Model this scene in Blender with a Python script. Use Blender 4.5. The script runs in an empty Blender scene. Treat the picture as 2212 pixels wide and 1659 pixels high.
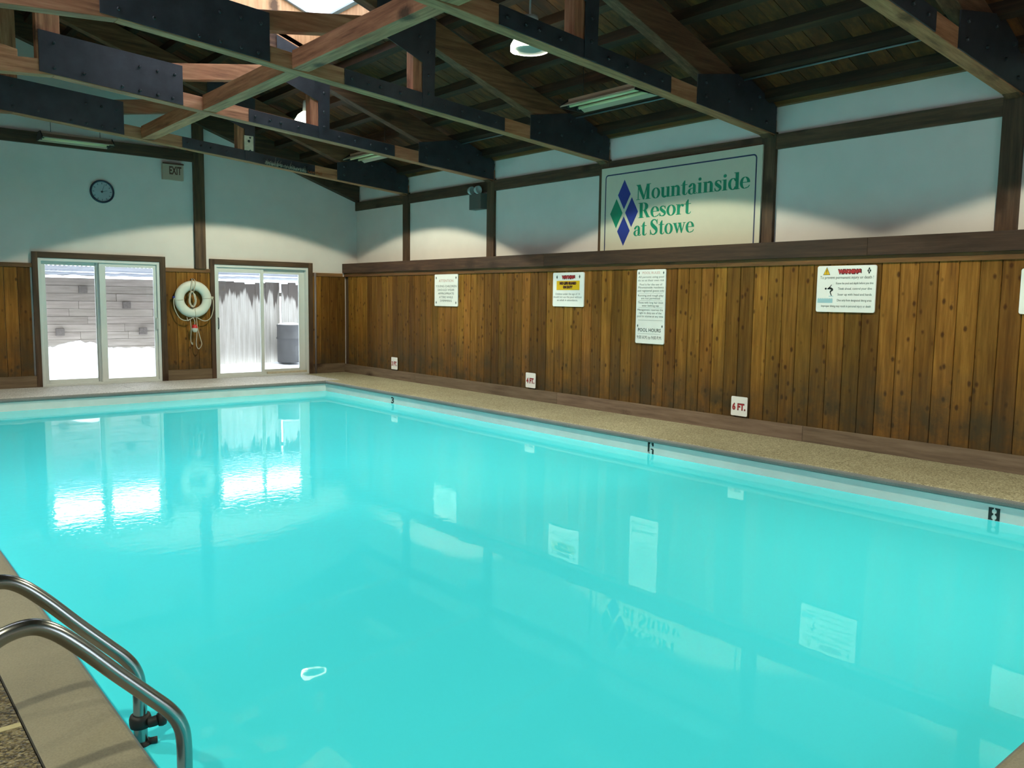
import bpy, bmesh, math, random
from mathutils import Vector, Matrix
random.seed(7)
S = bpy.context.scene
C = S.collection
R = math.radians

# ---------------------------------------------------------------- camera
CAM = Vector((-8.440, -15.006, 1.4883))
yaw, pitch, roll = R(40.0606), R(-5.7649), R(0.7729)
fw = Vector((math.sin(yaw)*math.cos(pitch), math.cos(yaw)*math.cos(pitch), math.sin(pitch)))
rt = Vector((math.cos(yaw), -math.sin(yaw), 0)); up = rt.cross(fw)
r2 = math.cos(roll)*rt + math.sin(roll)*up; u2 = -math.sin(roll)*rt + math.cos(roll)*up
cam = bpy.data.cameras.new('camera'); co = bpy.data.objects.new('camera', cam); C.objects.link(co)
cam.sensor_fit = 'HORIZONTAL'; cam.sensor_width = 36; cam.lens = 1791.26/2212*36
cam.clip_start = 0.05; cam.clip_end = 200
co.matrix_world = Matrix(((r2.x, u2.x, -fw.x, CAM.x), (r2.y, u2.y, -fw.y, CAM.y), (r2.z, u2.z, -fw.z, CAM.z), (0, 0, 0, 1)))
S.camera = co

# ---------------------------------------------------------------- sky, exposure
W = bpy.data.worlds.new('overcast_sky'); S.world = W; W.use_nodes = True
bg = W.node_tree.nodes['Background']
bg.inputs[0].default_value = (0.84, 0.91, 1.0, 1); bg.inputs[1].default_value = 6.0
S.view_settings.view_transform = 'Standard'; S.view_settings.look = 'None'
S.view_settings.gamma = 1; S.view_settings.use_curve_mapping = False
S.view_settings.exposure = 0.0
S.cycles.use_denoising = True
S.cycles.max_bounces = 7; S.cycles.diffuse_bounces = 4; S.cycles.glossy_bounces = 3; S.cycles.transparent_max_bounces = 10
S.cycles.use_adaptive_sampling = True; S.cycles.adaptive_threshold = 0.1; S.cycles.adaptive_min_samples = 16
S.cycles.sample_clamp_indirect = 6
LAMP_W = 520; LAMP_COL = (0.95, 0.91, 0.67)
WID = 12.5; RIDGE = 6.25; NEAR = -17.2

def portal(loc, rot, sx, sy):
    l = bpy.data.lights.new('daylight_portal', 'AREA'); l.shape = 'RECTANGLE'; l.size = sx; l.size_y = sy
    l.cycles.is_portal = True
    o = bpy.data.objects.new('daylight_portal', l); C.objects.link(o); o.location = loc; o.rotation_euler = rot
    o['kind'] = 'helper'
    return o
# doors in the back wall (facing -y), skylight, windows added in the unseen left and near walls
portal((-4.754, 0.22, 1.03), (R(-90), 0, 0), 1.86, 2.0)
portal((-1.958, 0.22, 1.03), (R(-90), 0, 0), 1.83, 2.0)

# ---------------------------------------------------------------- materials
def mat(name):
    m = bpy.data.materials.new(name); m.use_nodes = True
    nt = m.node_tree; b = nt.nodes['Principled BSDF']
    return m, nt, b
def N(nt, t, **k):
    n = nt.nodes.new(t)
    for a, v in k.items(): setattr(n, a, v)
    return n
def ramp(nt, fac, stops):
    r = N(nt, 'ShaderNodeValToRGB'); e = r.color_ramp.elements
    while len(e) < len(stops): e.new(0.5)
    for i, (p, c) in enumerate(stops): e[i].position = p; e[i].color = (*c, 1)
    nt.links.new(fac, r.inputs[0]); return r.outputs[0]
def mixc(nt, fac, a, b, mode='MIX'):
    m = N(nt, 'ShaderNodeMix', data_type='RGBA', blend_type=mode)
    for sock, v in ((m.inputs[0], fac), (m.inputs[6], a), (m.inputs[7], b)):
        if hasattr(v, 'links') or hasattr(v, 'is_linked'): nt.links.new(v, sock)
        else: sock.default_value = v if not isinstance(v, tuple) else (*v, 1)
    return m.outputs[2]
def mth(nt, op, a, b=None, clamp=False):
    m = N(nt, 'ShaderNodeMath', operation=op, use_clamp=clamp)
    for i, v in enumerate((a, b)):
        if v is None: continue
        if hasattr(v, 'is_linked'): nt.links.new(v, m.inputs[i])
        else: m.inputs[i].default_value = v
    return m.outputs[0]
def bump(nt, b, h, st, dist=0.01):
    n = N(nt, 'ShaderNodeBump'); n.inputs['Strength'].default_value = st; n.inputs['Distance'].default_value = dist
    nt.links.new(h, n.inputs['Height']); nt.links.new(n.outputs[0], b.inputs['Normal'])
def noise(nt, vec, scale, detail=3, rough=0.55):
    n = N(nt, 'ShaderNodeTexNoise'); n.inputs['Scale'].default_value = scale
    n.inputs['Detail'].default_value = detail; n.inputs['Roughness'].default_value = rough
    if vec is not None: nt.links.new(vec, n.inputs['Vector'])
    return n.outputs[0]
def plain(name, col, rough=0.6, metal=0.0, vary=0.0, spec=0.5, nscale=8):
    m, nt, b = mat(name)
    b.inputs['Roughness'].default_value = rough; b.inputs['Metallic'].default_value = metal
    b.inputs['Specular IOR Level'].default_value = spec
    if vary:
        g = N(nt, 'ShaderNodeNewGeometry')
        n = noise(nt, g.outputs['Position'], nscale, 5)
        d = tuple(c*(1-vary) for c in col); l = tuple(min(1, c*(1+vary)) for c in col)
        nt.links.new(ramp(nt, n, [(0.3, d), (0.7, l)]), b.inputs['Base Color'])
    else: b.inputs['Base Color'].default_value = (*col, 1)
    return m
def wood(name, axis, dark, mid, light, rough=0.65, knots=0.0, knotcol=(0.03, 0.012, 0.005), mould=0.0, rnd=0.35, fine=22, spec=0.3):
    """grain runs along axis; every object gets its own tone and grain"""
    m, nt, b = mat(name); L = nt.links
    g = N(nt, 'ShaderNodeNewGeometry'); oi = N(nt, 'ShaderNodeObjectInfo')
    off = N(nt, 'ShaderNodeCombineXYZ'); L.new(mth(nt, 'MULTIPLY', oi.outputs['Random'], 57.0), off.inputs[0])
    L.new(mth(nt, 'MULTIPLY', oi.outputs['Random'], 91.0), off.inputs[1]); L.new(mth(nt, 'MULTIPLY', oi.outputs['Random'], 33.0), off.inputs[2])
    add = N(nt, 'ShaderNodeVectorMath', operation='ADD'); L.new(g.outputs['Position'], add.inputs[0]); L.new(off.outputs[0], add.inputs[1])
    mp = N(nt, 'ShaderNodeMapping'); sc = [1.0, 1.0, 1.0]; sc['xyz'.index(axis)] = 0.07; mp.inputs['Scale'].default_value = sc
    L.new(add.outputs[0], mp.inputs[0])
    n1 = noise(nt, mp.outputs[0], fine, 6, 0.65)
    col = ramp(nt, n1, [(0.28, dark), (0.5, mid), (0.74, light)])
    hsv = N(nt, 'ShaderNodeHueSaturation'); L.new(col, hsv.inputs['Color'])
    mr = N(nt, 'ShaderNodeMapRange'); L.new(oi.outputs['Random'], mr.inputs[0]); mr.inputs[3].default_value = 1-rnd; mr.inputs[4].default_value = 1+rnd
    L.new(mr.outputs[0], hsv.inputs['Value'])
    hr = N(nt, 'ShaderNodeMapRange'); L.new(mth(nt, 'FRACT', mth(nt, 'MULTIPLY', oi.outputs['Random'], 7.31)), hr.inputs[0]); hr.inputs[3].default_value = 0.492; hr.inputs[4].default_value = 0.503
    L.new(hr.outputs[0], hsv.inputs['Hue'])
    col = hsv.outputs[0]
    if knots:
        mk = N(nt, 'ShaderNodeMapping'); sk = [1.0, 1.0, 1.0]; sk['xyz'.index(axis)] = 0.6; mk.inputs['Scale'].default_value = sk
        L.new(add.outputs[0], mk.inputs[0])
        v = N(nt, 'ShaderNodeTexVoronoi'); v.inputs['Scale'].default_value = knots; L.new(mk.outputs[0], v.inputs['Vector'])
        wob = noise(nt, add.outputs[0], 30, 2)
        d = mth(nt, 'ADD', v.outputs['Distance'], mth(nt, 'MULTIPLY', mth(nt, 'SUBTRACT', wob, 0.5), 0.10))
        k = ramp(nt, d, [(0.10, (1, 1, 1)), (0.23, (0, 0, 0))])
        col = mixc(nt, mth(nt, 'MULTIPLY', k, 0.85), col, knotcol)
    if mould:
        sp = N(nt, 'ShaderNodeSeparateXYZ'); L.new(g.outputs['Position'], sp.inputs[0])
        big = noise(nt, mp.outputs[0], 5, 4, 0.6); big2 = noise(nt, g.outputs['Position'], 1.3, 3)
        h = mth(nt, 'ADD', mth(nt, 'MULTIPLY', big, 0.75), mth(nt, 'MULTIPLY', big2, 0.75))   # height up to which damp staining climbs
        f = N(nt, 'ShaderNodeMapRange'); L.new(mth(nt, 'SUBTRACT', h, sp.outputs[2]), f.inputs[0])
        f.inputs[1].default_value = -0.25; f.inputs[2].default_value = 0.42; f.inputs[3].default_value = 0; f.inputs[4].default_value = mould
        bl_ = ramp(nt, noise(nt, g.outputs['Position'], 3.6, 5, 0.7), [(0.34, (0.35, 0.35, 0.35)), (0.62, (1, 1, 1))])
        col = mixc(nt, mth(nt, 'MULTIPLY', f.outputs[0], bl_), col, (0.046, 0.038, 0.021))
    L.new(col, b.inputs['Base Color']); b.inputs['Roughness'].default_value = rough
    b.inputs['Specular IOR Level'].default_value = spec
    bump(nt, b, n1, 0.25, 0.004)
    return m

M = {}
PD, PM, PL = (0.095, 0.039, 0.006), (0.175, 0.078, 0.0115), (0.27, 0.13, 0.024)
M['plank'] = wood('cedar_wainscot', 'z', PD, PM, PL, knots=10.5, knotcol=(0.045, 0.013, 0.003), mould=0.85, rnd=0.38, spec=0.15)
TD, TM, TL = (0.035, 0.020, 0.011), (0.068, 0.039, 0.021), (0.12, 0.07, 0.038)
M['trimx'] = wood('dark_stained_trim_x', 'x', TD, TM, TL, knots=3.0, rnd=0.22)
M['trimy'] = wood('dark_stained_trim_y', 'y', TD, TM, TL, knots=3.0, rnd=0.22)
M['trimz'] = wood('dark_stained_trim_z', 'z', TD, TM, TL, knots=3.0, rnd=0.22)
M['ledge'] = wood('cap_board', 'y', (0.028, 0.014, 0.009), (0.052, 0.026, 0.015), (0.09, 0.047, 0.026), knots=2.2, rnd=0.3)
M['strip'] = wood('cap_strip', 'y', (0.07, 0.03, 0.010), (0.13, 0.058, 0.017), (0.2, 0.10, 0.032), knots=2.2, rnd=0.3)
M['stripx'] = wood('cap_strip_x', 'x', (0.10, 0.045, 0.018), (0.16, 0.075, 0.028), (0.23, 0.115, 0.045), knots=2.2, rnd=0.3)
M['basey'] = wood('base_board_y', 'y', (0.10, 0.068, 0.045), (0.165, 0.115, 0.075), (0.22, 0.16, 0.11), knots=2.0, rnd=0.15)
M['basex'] = wood('base_board_x', 'x', (0.09, 0.06, 0.036), (0.15, 0.105, 0.06), (0.21, 0.15, 0.09), knots=2.0, rnd=0.15)
BD, BM, BL = (0.15, 0.058, 0.026), (0.34, 0.145, 0.066), (0.50, 0.245, 0.125)
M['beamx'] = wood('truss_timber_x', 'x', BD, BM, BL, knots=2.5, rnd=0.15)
M['beamy'] = wood('truss_timber_y', 'y', BD, BM, BL, knots=2.5, rnd=0.15)
M['beamz'] = wood('truss_timber_z', 'z', BD, BM, BL, knots=2.5, rnd=0.15)
M['chordtop'] = wood('shaded_rafter_timber', 'x', (0.05, 0.023, 0.011), (0.11, 0.052, 0.024), (0.2, 0.105, 0.052), knots=2.5, rnd=0.15)  # top chords darkened: their shade under the roof is put into the colour
M['deckboard'] = wood('roof_boards', 'x', (0.028, 0.009, 0.002), (0.062, 0.020, 0.0045), (0.13, 0.044, 0.009), knots=2.0, rnd=0.55, fine=14)
M['purlin'] = wood('purlin_timber', 'y', (0.014, 0.006, 0.003), (0.030, 0.0135, 0.006), (0.066, 0.031, 0.013), rnd=0.3)
M['well'] = wood('skylight_lining', 'z', (0.42, 0.22, 0.09), (0.58, 0.33, 0.15), (0.70, 0.43, 0.22), knots=2.5, rnd=0.1)
M['timber'] = wood('weathered_sleeper', 'x', (0.17, 0.145, 0.12), (0.24, 0.21, 0.18), (0.31, 0.275, 0.24), rnd=0.08)
M['timber_end'] = plain('sleeper_end_grain', (0.11, 0.095, 0.085), 0.9, vary=0.3, nscale=30)
# wet-stained fence boards
m, nt, b = mat('wet_fence_board'); L = nt.links
g = N(nt, 'ShaderNodeNewGeometry'); sp = N(nt, 'ShaderNodeSeparateXYZ'); L.new(g.outputs['Position'], sp.inputs[0])
mp = N(nt, 'ShaderNodeMapping'); mp.inputs['Scale'].default_value = (1, 1, 0.05); L.new(g.outputs['Position'], mp.inputs[0])
nn = noise(nt, mp.outputs[0], 9, 4); n2 = noise(nt, mp.outputs[0], 26, 4)
wet = N(nt, 'ShaderNodeMapRange'); L.new(mth(nt, 'SUBTRACT', sp.outputs[2], mth(nt, 'SUBTRACT', 2.25, mth(nt, 'MULTIPLY', nn, 1.55))), wet.inputs[0])
wet.inputs[1].default_value = -0.04; wet.inputs[2].default_value = 0.05
dry = ramp(nt, n2, [(0.3, (0.27, 0.25, 0.22)), (0.7, (0.42, 0.40, 0.36))])
L.new(mixc(nt, wet.outputs[0], dry, (0.075, 0.062, 0.052)), b.inputs['Base Color']); b.inputs['Roughness'].default_value = 0.8
M['fence'] = m
M['steel'] = plain('blackened_steel_plate', (0.026, 0.027, 0.032), 0.5, 0.0, vary=0.3, spec=0.35, nscale=6)
M['bolt'] = plain('black_bolt', (0.018, 0.019, 0.022), 0.45, 0.0, spec=0.5)
M['white'] = plain('painted_wall', (0.63, 0.585, 0.55), 0.85, vary=0.03, nscale=3)
M['sign'] = plain('sign_white', (0.82, 0.80, 0.78), 0.5, vary=0.02)
M['board'] = plain('cream_sign_board', (0.52, 0.50, 0.395), 0.55, vary=0.02)
M['green'] = plain('sign_green', (0.0, 0.21, 0.115), 0.5)
M['blue'] = plain('sign_blue', (0.012, 0.03, 0.22), 0.5)
M['navy'] = plain('sign_navy_line', (0.02, 0.03, 0.09), 0.5)
M['ink'] = plain('sign_ink', (0.06, 0.075, 0.07), 0.6)
M['black'] = plain('black_paint', (0.008, 0.012, 0.012), 0.55)
M['red'] = plain('sign_red', (0.42, 0.02, 0.025), 0.5)
M['maroon'] = plain('sign_red_shadow', (0.06, 0.01, 0.012), 0.5)
M['ltred'] = plain('sign_light_red', (0.55, 0.28, 0.24), 0.6)
M['yellow'] = plain('sign_yellow', (0.72, 0.43, 0.0), 0.5)
M['ltblue'] = plain('sign_water_blue', (0.33, 0.53, 0.60), 0.5)
M['exit'] = plain('exit_sign_face', (0.42, 0.32, 0.24), 0.6)
M['exittxt'] = plain('exit_sign_letters', (0.10, 0.03, 0.015), 0.6)
M['vinyl'] = plain('white_vinyl', (0.62, 0.645, 0.62), 0.4, vary=0.02)
M['vinyldark'] = plain('grey_gasket', (0.10, 0.115, 0.12), 0.5)
M['pvc'] = plain('grey_conduit', (0.20, 0.16, 0.15), 0.5)
M['steelpipe'] = plain('galvanised_conduit', (0.13, 0.15, 0.16), 0.4, 0.3)
M['ring'] = plain('life_ring_foam', (0.66, 0.68, 0.60), 0.5, vary=0.03)
M['rope'] = plain('rope', (0.52, 0.47, 0.37), 0.9, vary=0.15, nscale=90)
M['floatred'] = plain('float_red', (0.55, 0.03, 0.03), 0.4)
M['bluetab'] = plain('blue_strap', (0.02, 0.03, 0.2), 0.5)
M['clockrim'] = plain('clock_rim', (0.012, 0.025, 0.05), 0.35)
M['clockface'] = plain('clock_face', (0.33, 0.40, 0.43), 0.3)
M['clockink'] = plain('clock_ink', (0.09, 0.12, 0.13), 0.5)
M['ebox'] = plain('emergency_box', (0.075, 0.085, 0.075), 0.5)
M['ehead'] = plain('emergency_head', (0.36, 0.43, 0.42), 0.3)
M['tube'] = plain('fluorescent_tube', (0.66, 0.60, 0.34), 0.3)
M['fixture'] = plain('fixture_enamel', (0.36, 0.29, 0.21), 0.45)
M['fixdark'] = plain('fixture_end_cap', (0.012, 0.012, 0.012), 0.6)
M['plate'] = plain('beige_cover_plate', (0.52, 0.46, 0.33), 0.6, vary=0.15, nscale=20)
M['plaster'] = plain('pool_plaster', (0.62, 0.66, 0.64), 0.6, vary=0.06, nscale=4)
M['lampbody'] = plain('lamp_housing', (0.34, 0.36, 0.34), 0.5)
M['lens'] = plain('lamp_lens', (0.30, 0.33, 0.30), 0.35)
M['barrel'] = plain('grey_drum', (0.06, 0.06, 0.06), 0.55, vary=0.12, nscale=5)
M['snow'] = plain('snow', (0.86, 0.88, 0.92), 0.9, vary=0.03, nscale=3)
M['chrome'] = plain('polished_stainless', (0.35, 0.36, 0.355), 0.24, 1.0)
M['rubber'] = plain('black_rubber', (0.01, 0.011, 0.013), 0.6)
M['tinsel'] = plain('pale_fibres', (0.40, 0.38, 0.30), 0.8)
M['tinselred'] = plain('orange_fibres', (0.35, 0.08, 0.02), 0.8)
M['lead'] = plain('skylight_frame', (0.42, 0.47, 0.55), 0.5)
m, nt, b = mat('lamp_glow'); b.inputs['Base Color'].default_value = (1, 1, 0.9, 1)
b.inputs['Emission Color'].default_value = (1, 0.95, 0.72, 1); b.inputs['Emission Strength'].default_value = 5.0; M['glow'] = m
m, nt, b = mat('lamp_glow_hot'); b.inputs['Base Color'].default_value = (1, 1, 0.9, 1)
b.inputs['Emission Color'].default_value = (1, 0.97, 0.85, 1); b.inputs['Emission Strength'].default_value = 14.0; M['hot'] = m
# clear glass
m, nt, b = mat('clear_glass'); nt.nodes.remove(b); L = nt.links
tr = N(nt, 'ShaderNodeBsdfTransparent'); tr.inputs[0].default_value = (0.93, 0.95, 0.95, 1)
gl = N(nt, 'ShaderNodeBsdfGlossy'); gl.inputs['Roughness'].default_value = 0.02
fr = N(nt, 'ShaderNodeFresnel'); fr.inputs[0].default_value = 1.3
mx = N(nt, 'ShaderNodeMixShader'); L.new(fr.outputs[0], mx.inputs[0]); L.new(tr.outputs[0], mx.inputs[1]); L.new(gl.outputs[0], mx.inputs[2])
L.new(mx.outputs[0], nt.nodes['Material Output'].inputs[0]); M['glass'] = m
m, nt, b = mat('skylight_acrylic'); nt.nodes.remove(b); L = nt.links
tr = N(nt, 'ShaderNodeBsdfTransparent'); tr.inputs[0].default_value = (0.95, 0.97, 1, 1)
tl = N(nt, 'ShaderNodeBsdfTranslucent'); tl.inputs[0].default_value = (0.9, 0.93, 0.97, 1)
mx = N(nt, 'ShaderNodeMixShader'); mx.inputs[0].default_value = 0.5; L.new(tr.outputs[0], mx.inputs[1]); L.new(tl.outputs[0], mx.inputs[2])
L.new(mx.outputs[0], nt.nodes['Material Output'].inputs[0]); M['acrylic'] = m
# corrugated translucent sheet
m, nt, b = mat('translucent_sheet'); L = nt.links; b.inputs['Base Color'].default_value = (0.75, 0.77, 0.8, 1)
tl = N(nt, 'ShaderNodeBsdfTranslucent'); tl.inputs[0].default_value = (0.30, 0.31, 0.35, 1)
mx = N(nt, 'ShaderNodeMixShader'); mx.inputs[0].default_value = 0.55; L.new(b.outputs[0], mx.inputs[1]); L.new(tl.outputs[0], mx.inputs[2])
L.new(mx.outputs[0], nt.nodes['Material Output'].inputs[0]); M['sheet'] = m
# aggregate deck
def aggregate(name, c0, c1, c2, damp=0.0):
    m, nt, b = mat(name); L = nt.links
    g = N(nt, 'ShaderNodeNewGeometry'); P = g.outputs['Position']
    v = N(nt, 'ShaderNodeTexVoronoi'); v.inputs['Scale'].default_value = 95; L.new(P, v.inputs['Vector'])
    sx = N(nt, 'ShaderNodeSeparateColor'); L.new(v.outputs['Color'], sx.inputs[0])
    col = ramp(nt, sx.outputs[0], [(0.1, c0), (0.5, c1), (0.9, c2)])
    st = noise(nt, P, 0.9, 5, 0.6)
    col = mixc(nt, ramp(nt, st, [(0.36, (0, 0, 0)), (0.68, (0.8, 0.8, 0.8))]), col, mixc(nt, 1.0, col, (0.72, 0.70, 0.66), 'MULTIPLY'))
    if damp:
        dn = noise(nt, P, 1.6, 3); f = ramp(nt, dn, [(0.60, (0, 0, 0)), (0.70, (1, 1, 1))])
        col = mixc(nt, mth(nt, 'MULTIPLY', f, damp), col, tuple(c*0.4 for c in c1))
    L.new(col, b.inputs['Base Color']); b.inputs['Roughness'].default_value = 0.62; b.inputs['Specular IOR Level'].default_value = 0.4
    bump(nt, b, v.outputs['Distance'], 0.5, 0.008)
    return m
M['agg'] = aggregate('exposed_aggregate', (0.21, 0.19, 0.115), (0.36, 0.33, 0.215), (0.50, 0.47, 0.33))
M['aggdark'] = aggregate('dark_aggregate', (0.04, 0.032, 0.014), (0.105, 0.082, 0.034), (0.25, 0.21, 0.11))
M['aggdark'].node_tree.nodes['Principled BSDF'].inputs['Roughness'].default_value = 0.28
def concrete(name, col):
    m, nt, b = mat(name); L = nt.links
    g = N(nt, 'ShaderNodeNewGeometry'); P = g.outputs['Position']
    a = noise(nt, P, 2.2, 6, 0.6); f = noise(nt, P, 130, 2)
    c = ramp(nt, a, [(0.3, tuple(q*0.78 for q in col)), (0.7, tuple(q*1.15 for q in col))])
    c = mixc(nt, 0.35, c, ramp(nt, f, [(0.3, tuple(q*0.6 for q in col)), (0.7, tuple(q*1.3 for q in col))]))
    L.new(c, b.inputs['Base Color']); b.inputs['Roughness'].default_value = 0.6
    bump(nt, b, f, 0.15, 0.002); return m
M['coping'] = concrete('coping_concrete', (0.235, 0.215, 0.15))
M['nose'] = concrete('coping_nose', (0.17, 0.17, 0.165))
M['backdeck'] = aggregate('daylit_aggregate', (0.34, 0.335, 0.33), (0.52, 0.515, 0.51), (0.68, 0.67, 0.66))  # back deck paled: daylight from the doors is put into its colour
M['subslab'] = plain('slab_joint', (0.40, 0.36, 0.20), 0.9, vary=0.2)
# milky pool water
m, nt, b = mat('milky_turquoise_water'); L = nt.links
b.inputs['Base Color'].default_value = (0.07, 0.80, 0.97, 1); b.inputs['Roughness'].default_value = 0.015; b.inputs['IOR'].default_value = 1.333
g = N(nt, 'ShaderNodeNewGeometry'); P = g.outputs['Position']
mp = N(nt, 'ShaderNodeMapping'); mp.inputs['Scale'].default_value = (1, 1, 1); L.new(P, mp.inputs[0])
w1 = noise(nt, mp.outputs[0], 2.2, 2); w2 = noise(nt, mp.outputs[0], 15, 2)
dv = N(nt, 'ShaderNodeVectorMath', operation='DISTANCE'); L.new(P, dv.inputs[0]); dv.inputs[1].default_value = (-6.0, -7.9, -0.19)
dd = mth(nt, 'ADD', dv.outputs['Value'], mth(nt, 'MULTIPLY', noise(nt, P, 1.1, 2), 1.6))     # ripples spreading from one disturbed spot
patch = ramp(nt, mth(nt, 'DIVIDE', dd, 5.0), [(0.42, (1, 1, 1)), (0.68, (0.05, 0.05, 0.05))])
h = mth(nt, 'ADD', mth(nt, 'MULTIPLY', w1, 0.3), mth(nt, 'MULTIPLY', mth(nt, 'MULTIPLY', w2, patch), 0.42))
bump(nt, b, h, 0.05, 0.05)
M['water'] = m

# ---------------------------------------------------------------- builders
def link(name, me, m, parent=None):
    o = bpy.data.objects.new(name, me); C.objects.link(o)
    if m is not None and not me.materials: me.materials.append(M[m] if isinstance(m, str) else m)
    if parent is not None: o.parent = parent
    return o
def empty(name, loc=(0, 0, 0)):
    o = bpy.data.objects.new(name, None); C.objects.link(o); o.location = loc; o.empty_display_size = 0.1; return o
def tag(o, label=None, cat=None, group=None, kind=None):
    for k, v in (('label', label), ('category', cat), ('group', group), ('kind', kind)):
        if v: o[k] = v
    return o
def mesh(name, verts, faces, smooth=False):
    me = bpy.data.meshes.new(name); me.from_pydata(verts, [], faces); me.update()
    if smooth: me.polygons.foreach_set('use_smooth', [True]*len(me.polygons))
    return me
BF = [(0, 3, 2, 1), (4, 5, 6, 7), (0, 1, 5, 4), (1, 2, 6, 5), (2, 3, 7, 6), (3, 0, 4, 7)]
def bxv(x0, x1, y0, y1, z0, z1):
    return [(x0, y0, z0), (x1, y0, z0), (x1, y1, z0), (x0, y1, z0), (x0, y0, z1), (x1, y0, z1), (x1, y1, z1), (x0, y1, z1)]
def boxes(name, bl, m, parent=None, bevel=0.0):
    vs, fs = [], []
    for b_ in bl:
        n = len(vs); vs += bxv(*b_); fs += [tuple(i+n for i in f) for f in BF]
    me = mesh(name, vs, fs)
    if bevel:
        bm = bmesh.new(); bm.from_mesh(me)
        bmesh.ops.bevel(bm, geom=list(bm.edges), offset=bevel, segments=2, affect='EDGES', profile=0.6)
        bm.to_mesh(me); bm.free()
    return link(name, me, m, parent)
def box(name, x0, x1, y0, y1, z0, z1, m, parent=None, bevel=0.0): return boxes(name, [(x0, x1, y0, y1, z0, z1)], m, parent, bevel)
def prism(name, pts, y0, y1, m, parent=None, plane='xz', bevel=0.0):
    """polygon in the (x,z) plane (or (y,z), (x,y)) extruded along the third axis"""
    n = len(pts)
    def P(a, b_, c): return {'xz': (a, c, b_), 'yz': (c, a, b_), 'xy': (a, b_, c)}[plane]
    vs = [P(a, b_, y0) for a, b_ in pts] + [P(a, b_, y1) for a, b_ in pts]
    fs = [tuple(range(n)), tuple(range(2*n-1, n-1, -1))] + [(i, i+n, (i+1) % n+n, (i+1) % n) for i in range(n)]
    me = mesh(name, vs, fs)
    bm = bmesh.new(); bm.from_mesh(me); bmesh.ops.recalc_face_normals(bm, faces=bm.faces)
    if bevel: bmesh.ops.bevel(bm, geom=list(bm.edges), offset=bevel, segments=1, affect='EDGES')
    bm.to_mesh(me); bm.free()
    return link(name, me, m, parent)
def lathe(name, prof, m, loc=(0, 0, 0), seg=32, parent=None, axis='z', smooth=True, close=False):
    """profile of (radius, height) turned about an axis"""
    vs, fs = [], []; k = len(prof)
    for i in range(seg):
        a = 2*math.pi*i/seg
        for r, h in prof:
            p = (r*math.cos(a), r*math.sin(a), h)
            if axis == 'y': p = (p[0], -p[2], p[1])
            elif axis == 'x': p = (-p[2], p[0], p[1])
            vs.append((p[0]+loc[0], p[1]+loc[1], p[2]+loc[2]))
    for i in range(seg):
        j = (i+1) % seg
        for q in range(k if close else k-1): fs.append((i*k+q, j*k+q, j*k+(q+1) % k, i*k+(q+1) % k))
    me = mesh(name, vs, fs, smooth)
    bm = bmesh.new(); bm.from_mesh(me); bmesh.ops.remove_doubles(bm, verts=bm.verts, dist=1e-5); bmesh.ops.recalc_face_normals(bm, faces=bm.faces); bm.to_mesh(me); bm.free()
    return link(name, me, m, parent)
def catmull(pts, n=8, closed=False):
    P = [Vector(p) for p in pts]; out = []; k = len(P)
    for i in range(k if closed else k-1):
        p0 = P[(i-1) % k] if closed or i > 0 else P[0]; p1 = P[i]; p2 = P[(i+1) % k]
        p3 = P[(i+2) % k] if closed or i+2 < k else P[-1]
        for j in range(n):
            t = j/n; out.append(0.5*((2*p1)+(-p0+p2)*t+(2*p0-5*p1+4*p2-p3)*t*t+(-p0+3*p1-3*p2+p3)*t**3))
    if not closed: out.append(P[-1])
    return out
def tube_data(pts, r, seg=10, closed=False):
    pts = [Vector(p) for p in pts]; vs, fs = [], []; k = len(pts); prev = None
    for i, p in enumerate(pts):
        a = pts[(i-1) % k] if closed or i > 0 else p; b_ = pts[(i+1) % k] if closed or i < k-1 else p
        t = (b_-a).normalized()
        if prev is None:
            h = Vector((0, 0, 1)) if abs(t.z) < 0.9 else Vector((1, 0, 0)); u = t.cross(h).normalized()
        else: u = (prev - t*prev.dot(t)).normalized()
        prev = u; w = t.cross(u)
        for s in range(seg):
            an = 2*math.pi*s/seg; vs.append(tuple(p+r*(math.cos(an)*u+math.sin(an)*w)))
    for i in range(k if closed else k-1):
        j = (i+1) % k
        for s in range(seg): fs.append((i*seg+s, i*seg+(s+1) % seg, j*seg+(s+1) % seg, j*seg+s))
    if not closed: fs += [tuple(range(seg-1, -1, -1)), tuple((k-1)*seg+s for s in range(seg))]
    return vs, fs
def tube(name, pts, r, m, parent=None, seg=10, closed=False):
    vs, fs = tube_data(pts, r, seg, closed); return link(name, mesh(name, vs, fs, True), m, parent)
def tubes(name, lst, m, parent=None, seg=6):
    vs, fs = [], []
    for pts, r in lst:
        v, f = tube_data(pts, r, seg); n = len(vs); vs += v; fs += [tuple(i+n for i in q) for q in f]
    return link(name, mesh(name, vs, fs, True), m, parent)
def copy_tree(o, parent=None):
    c = o.copy(); C.objects.link(c); c.parent = parent
    for ch in o.children: copy_tree(ch, c)
    return c
RW = Matrix(((0, 0, -1, 0), (-1, 0, 0, 0), (0, 1, 0, 0), (0, 0, 0, 1)))   # right wall: local x -> -y, local y -> z, local z -> -x
BW = Matrix(((1, 0, 0, 0), (0, 0, -1, 0), (0, 1, 0, 0), (0, 0, 0, 1)))    # back wall: local x -> x, local y -> z, local z -> -y
def flat(name, polys, m, parent, h=0.0, fr=None, org=None):
    """flat print: polygons in the local x,y plane of a sign frame, baked to world coordinates"""
    vs, fs = [], []; T = Matrix.Translation(org) @ fr
    for p in polys:
        n = len(vs); vs += [tuple(T @ Vector((a, b_, h+(len(fs) % 24)*5e-5*(name == 'letter')))) for a, b_ in p]; fs.append(tuple(range(n, n+len(p))))
    me = mesh(name, vs, fs); o = link(name, me, m, parent)
    if len(polys) > 1 and name != 'letter': o['kind'] = 'stuff'
    return o
_dg = None
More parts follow.
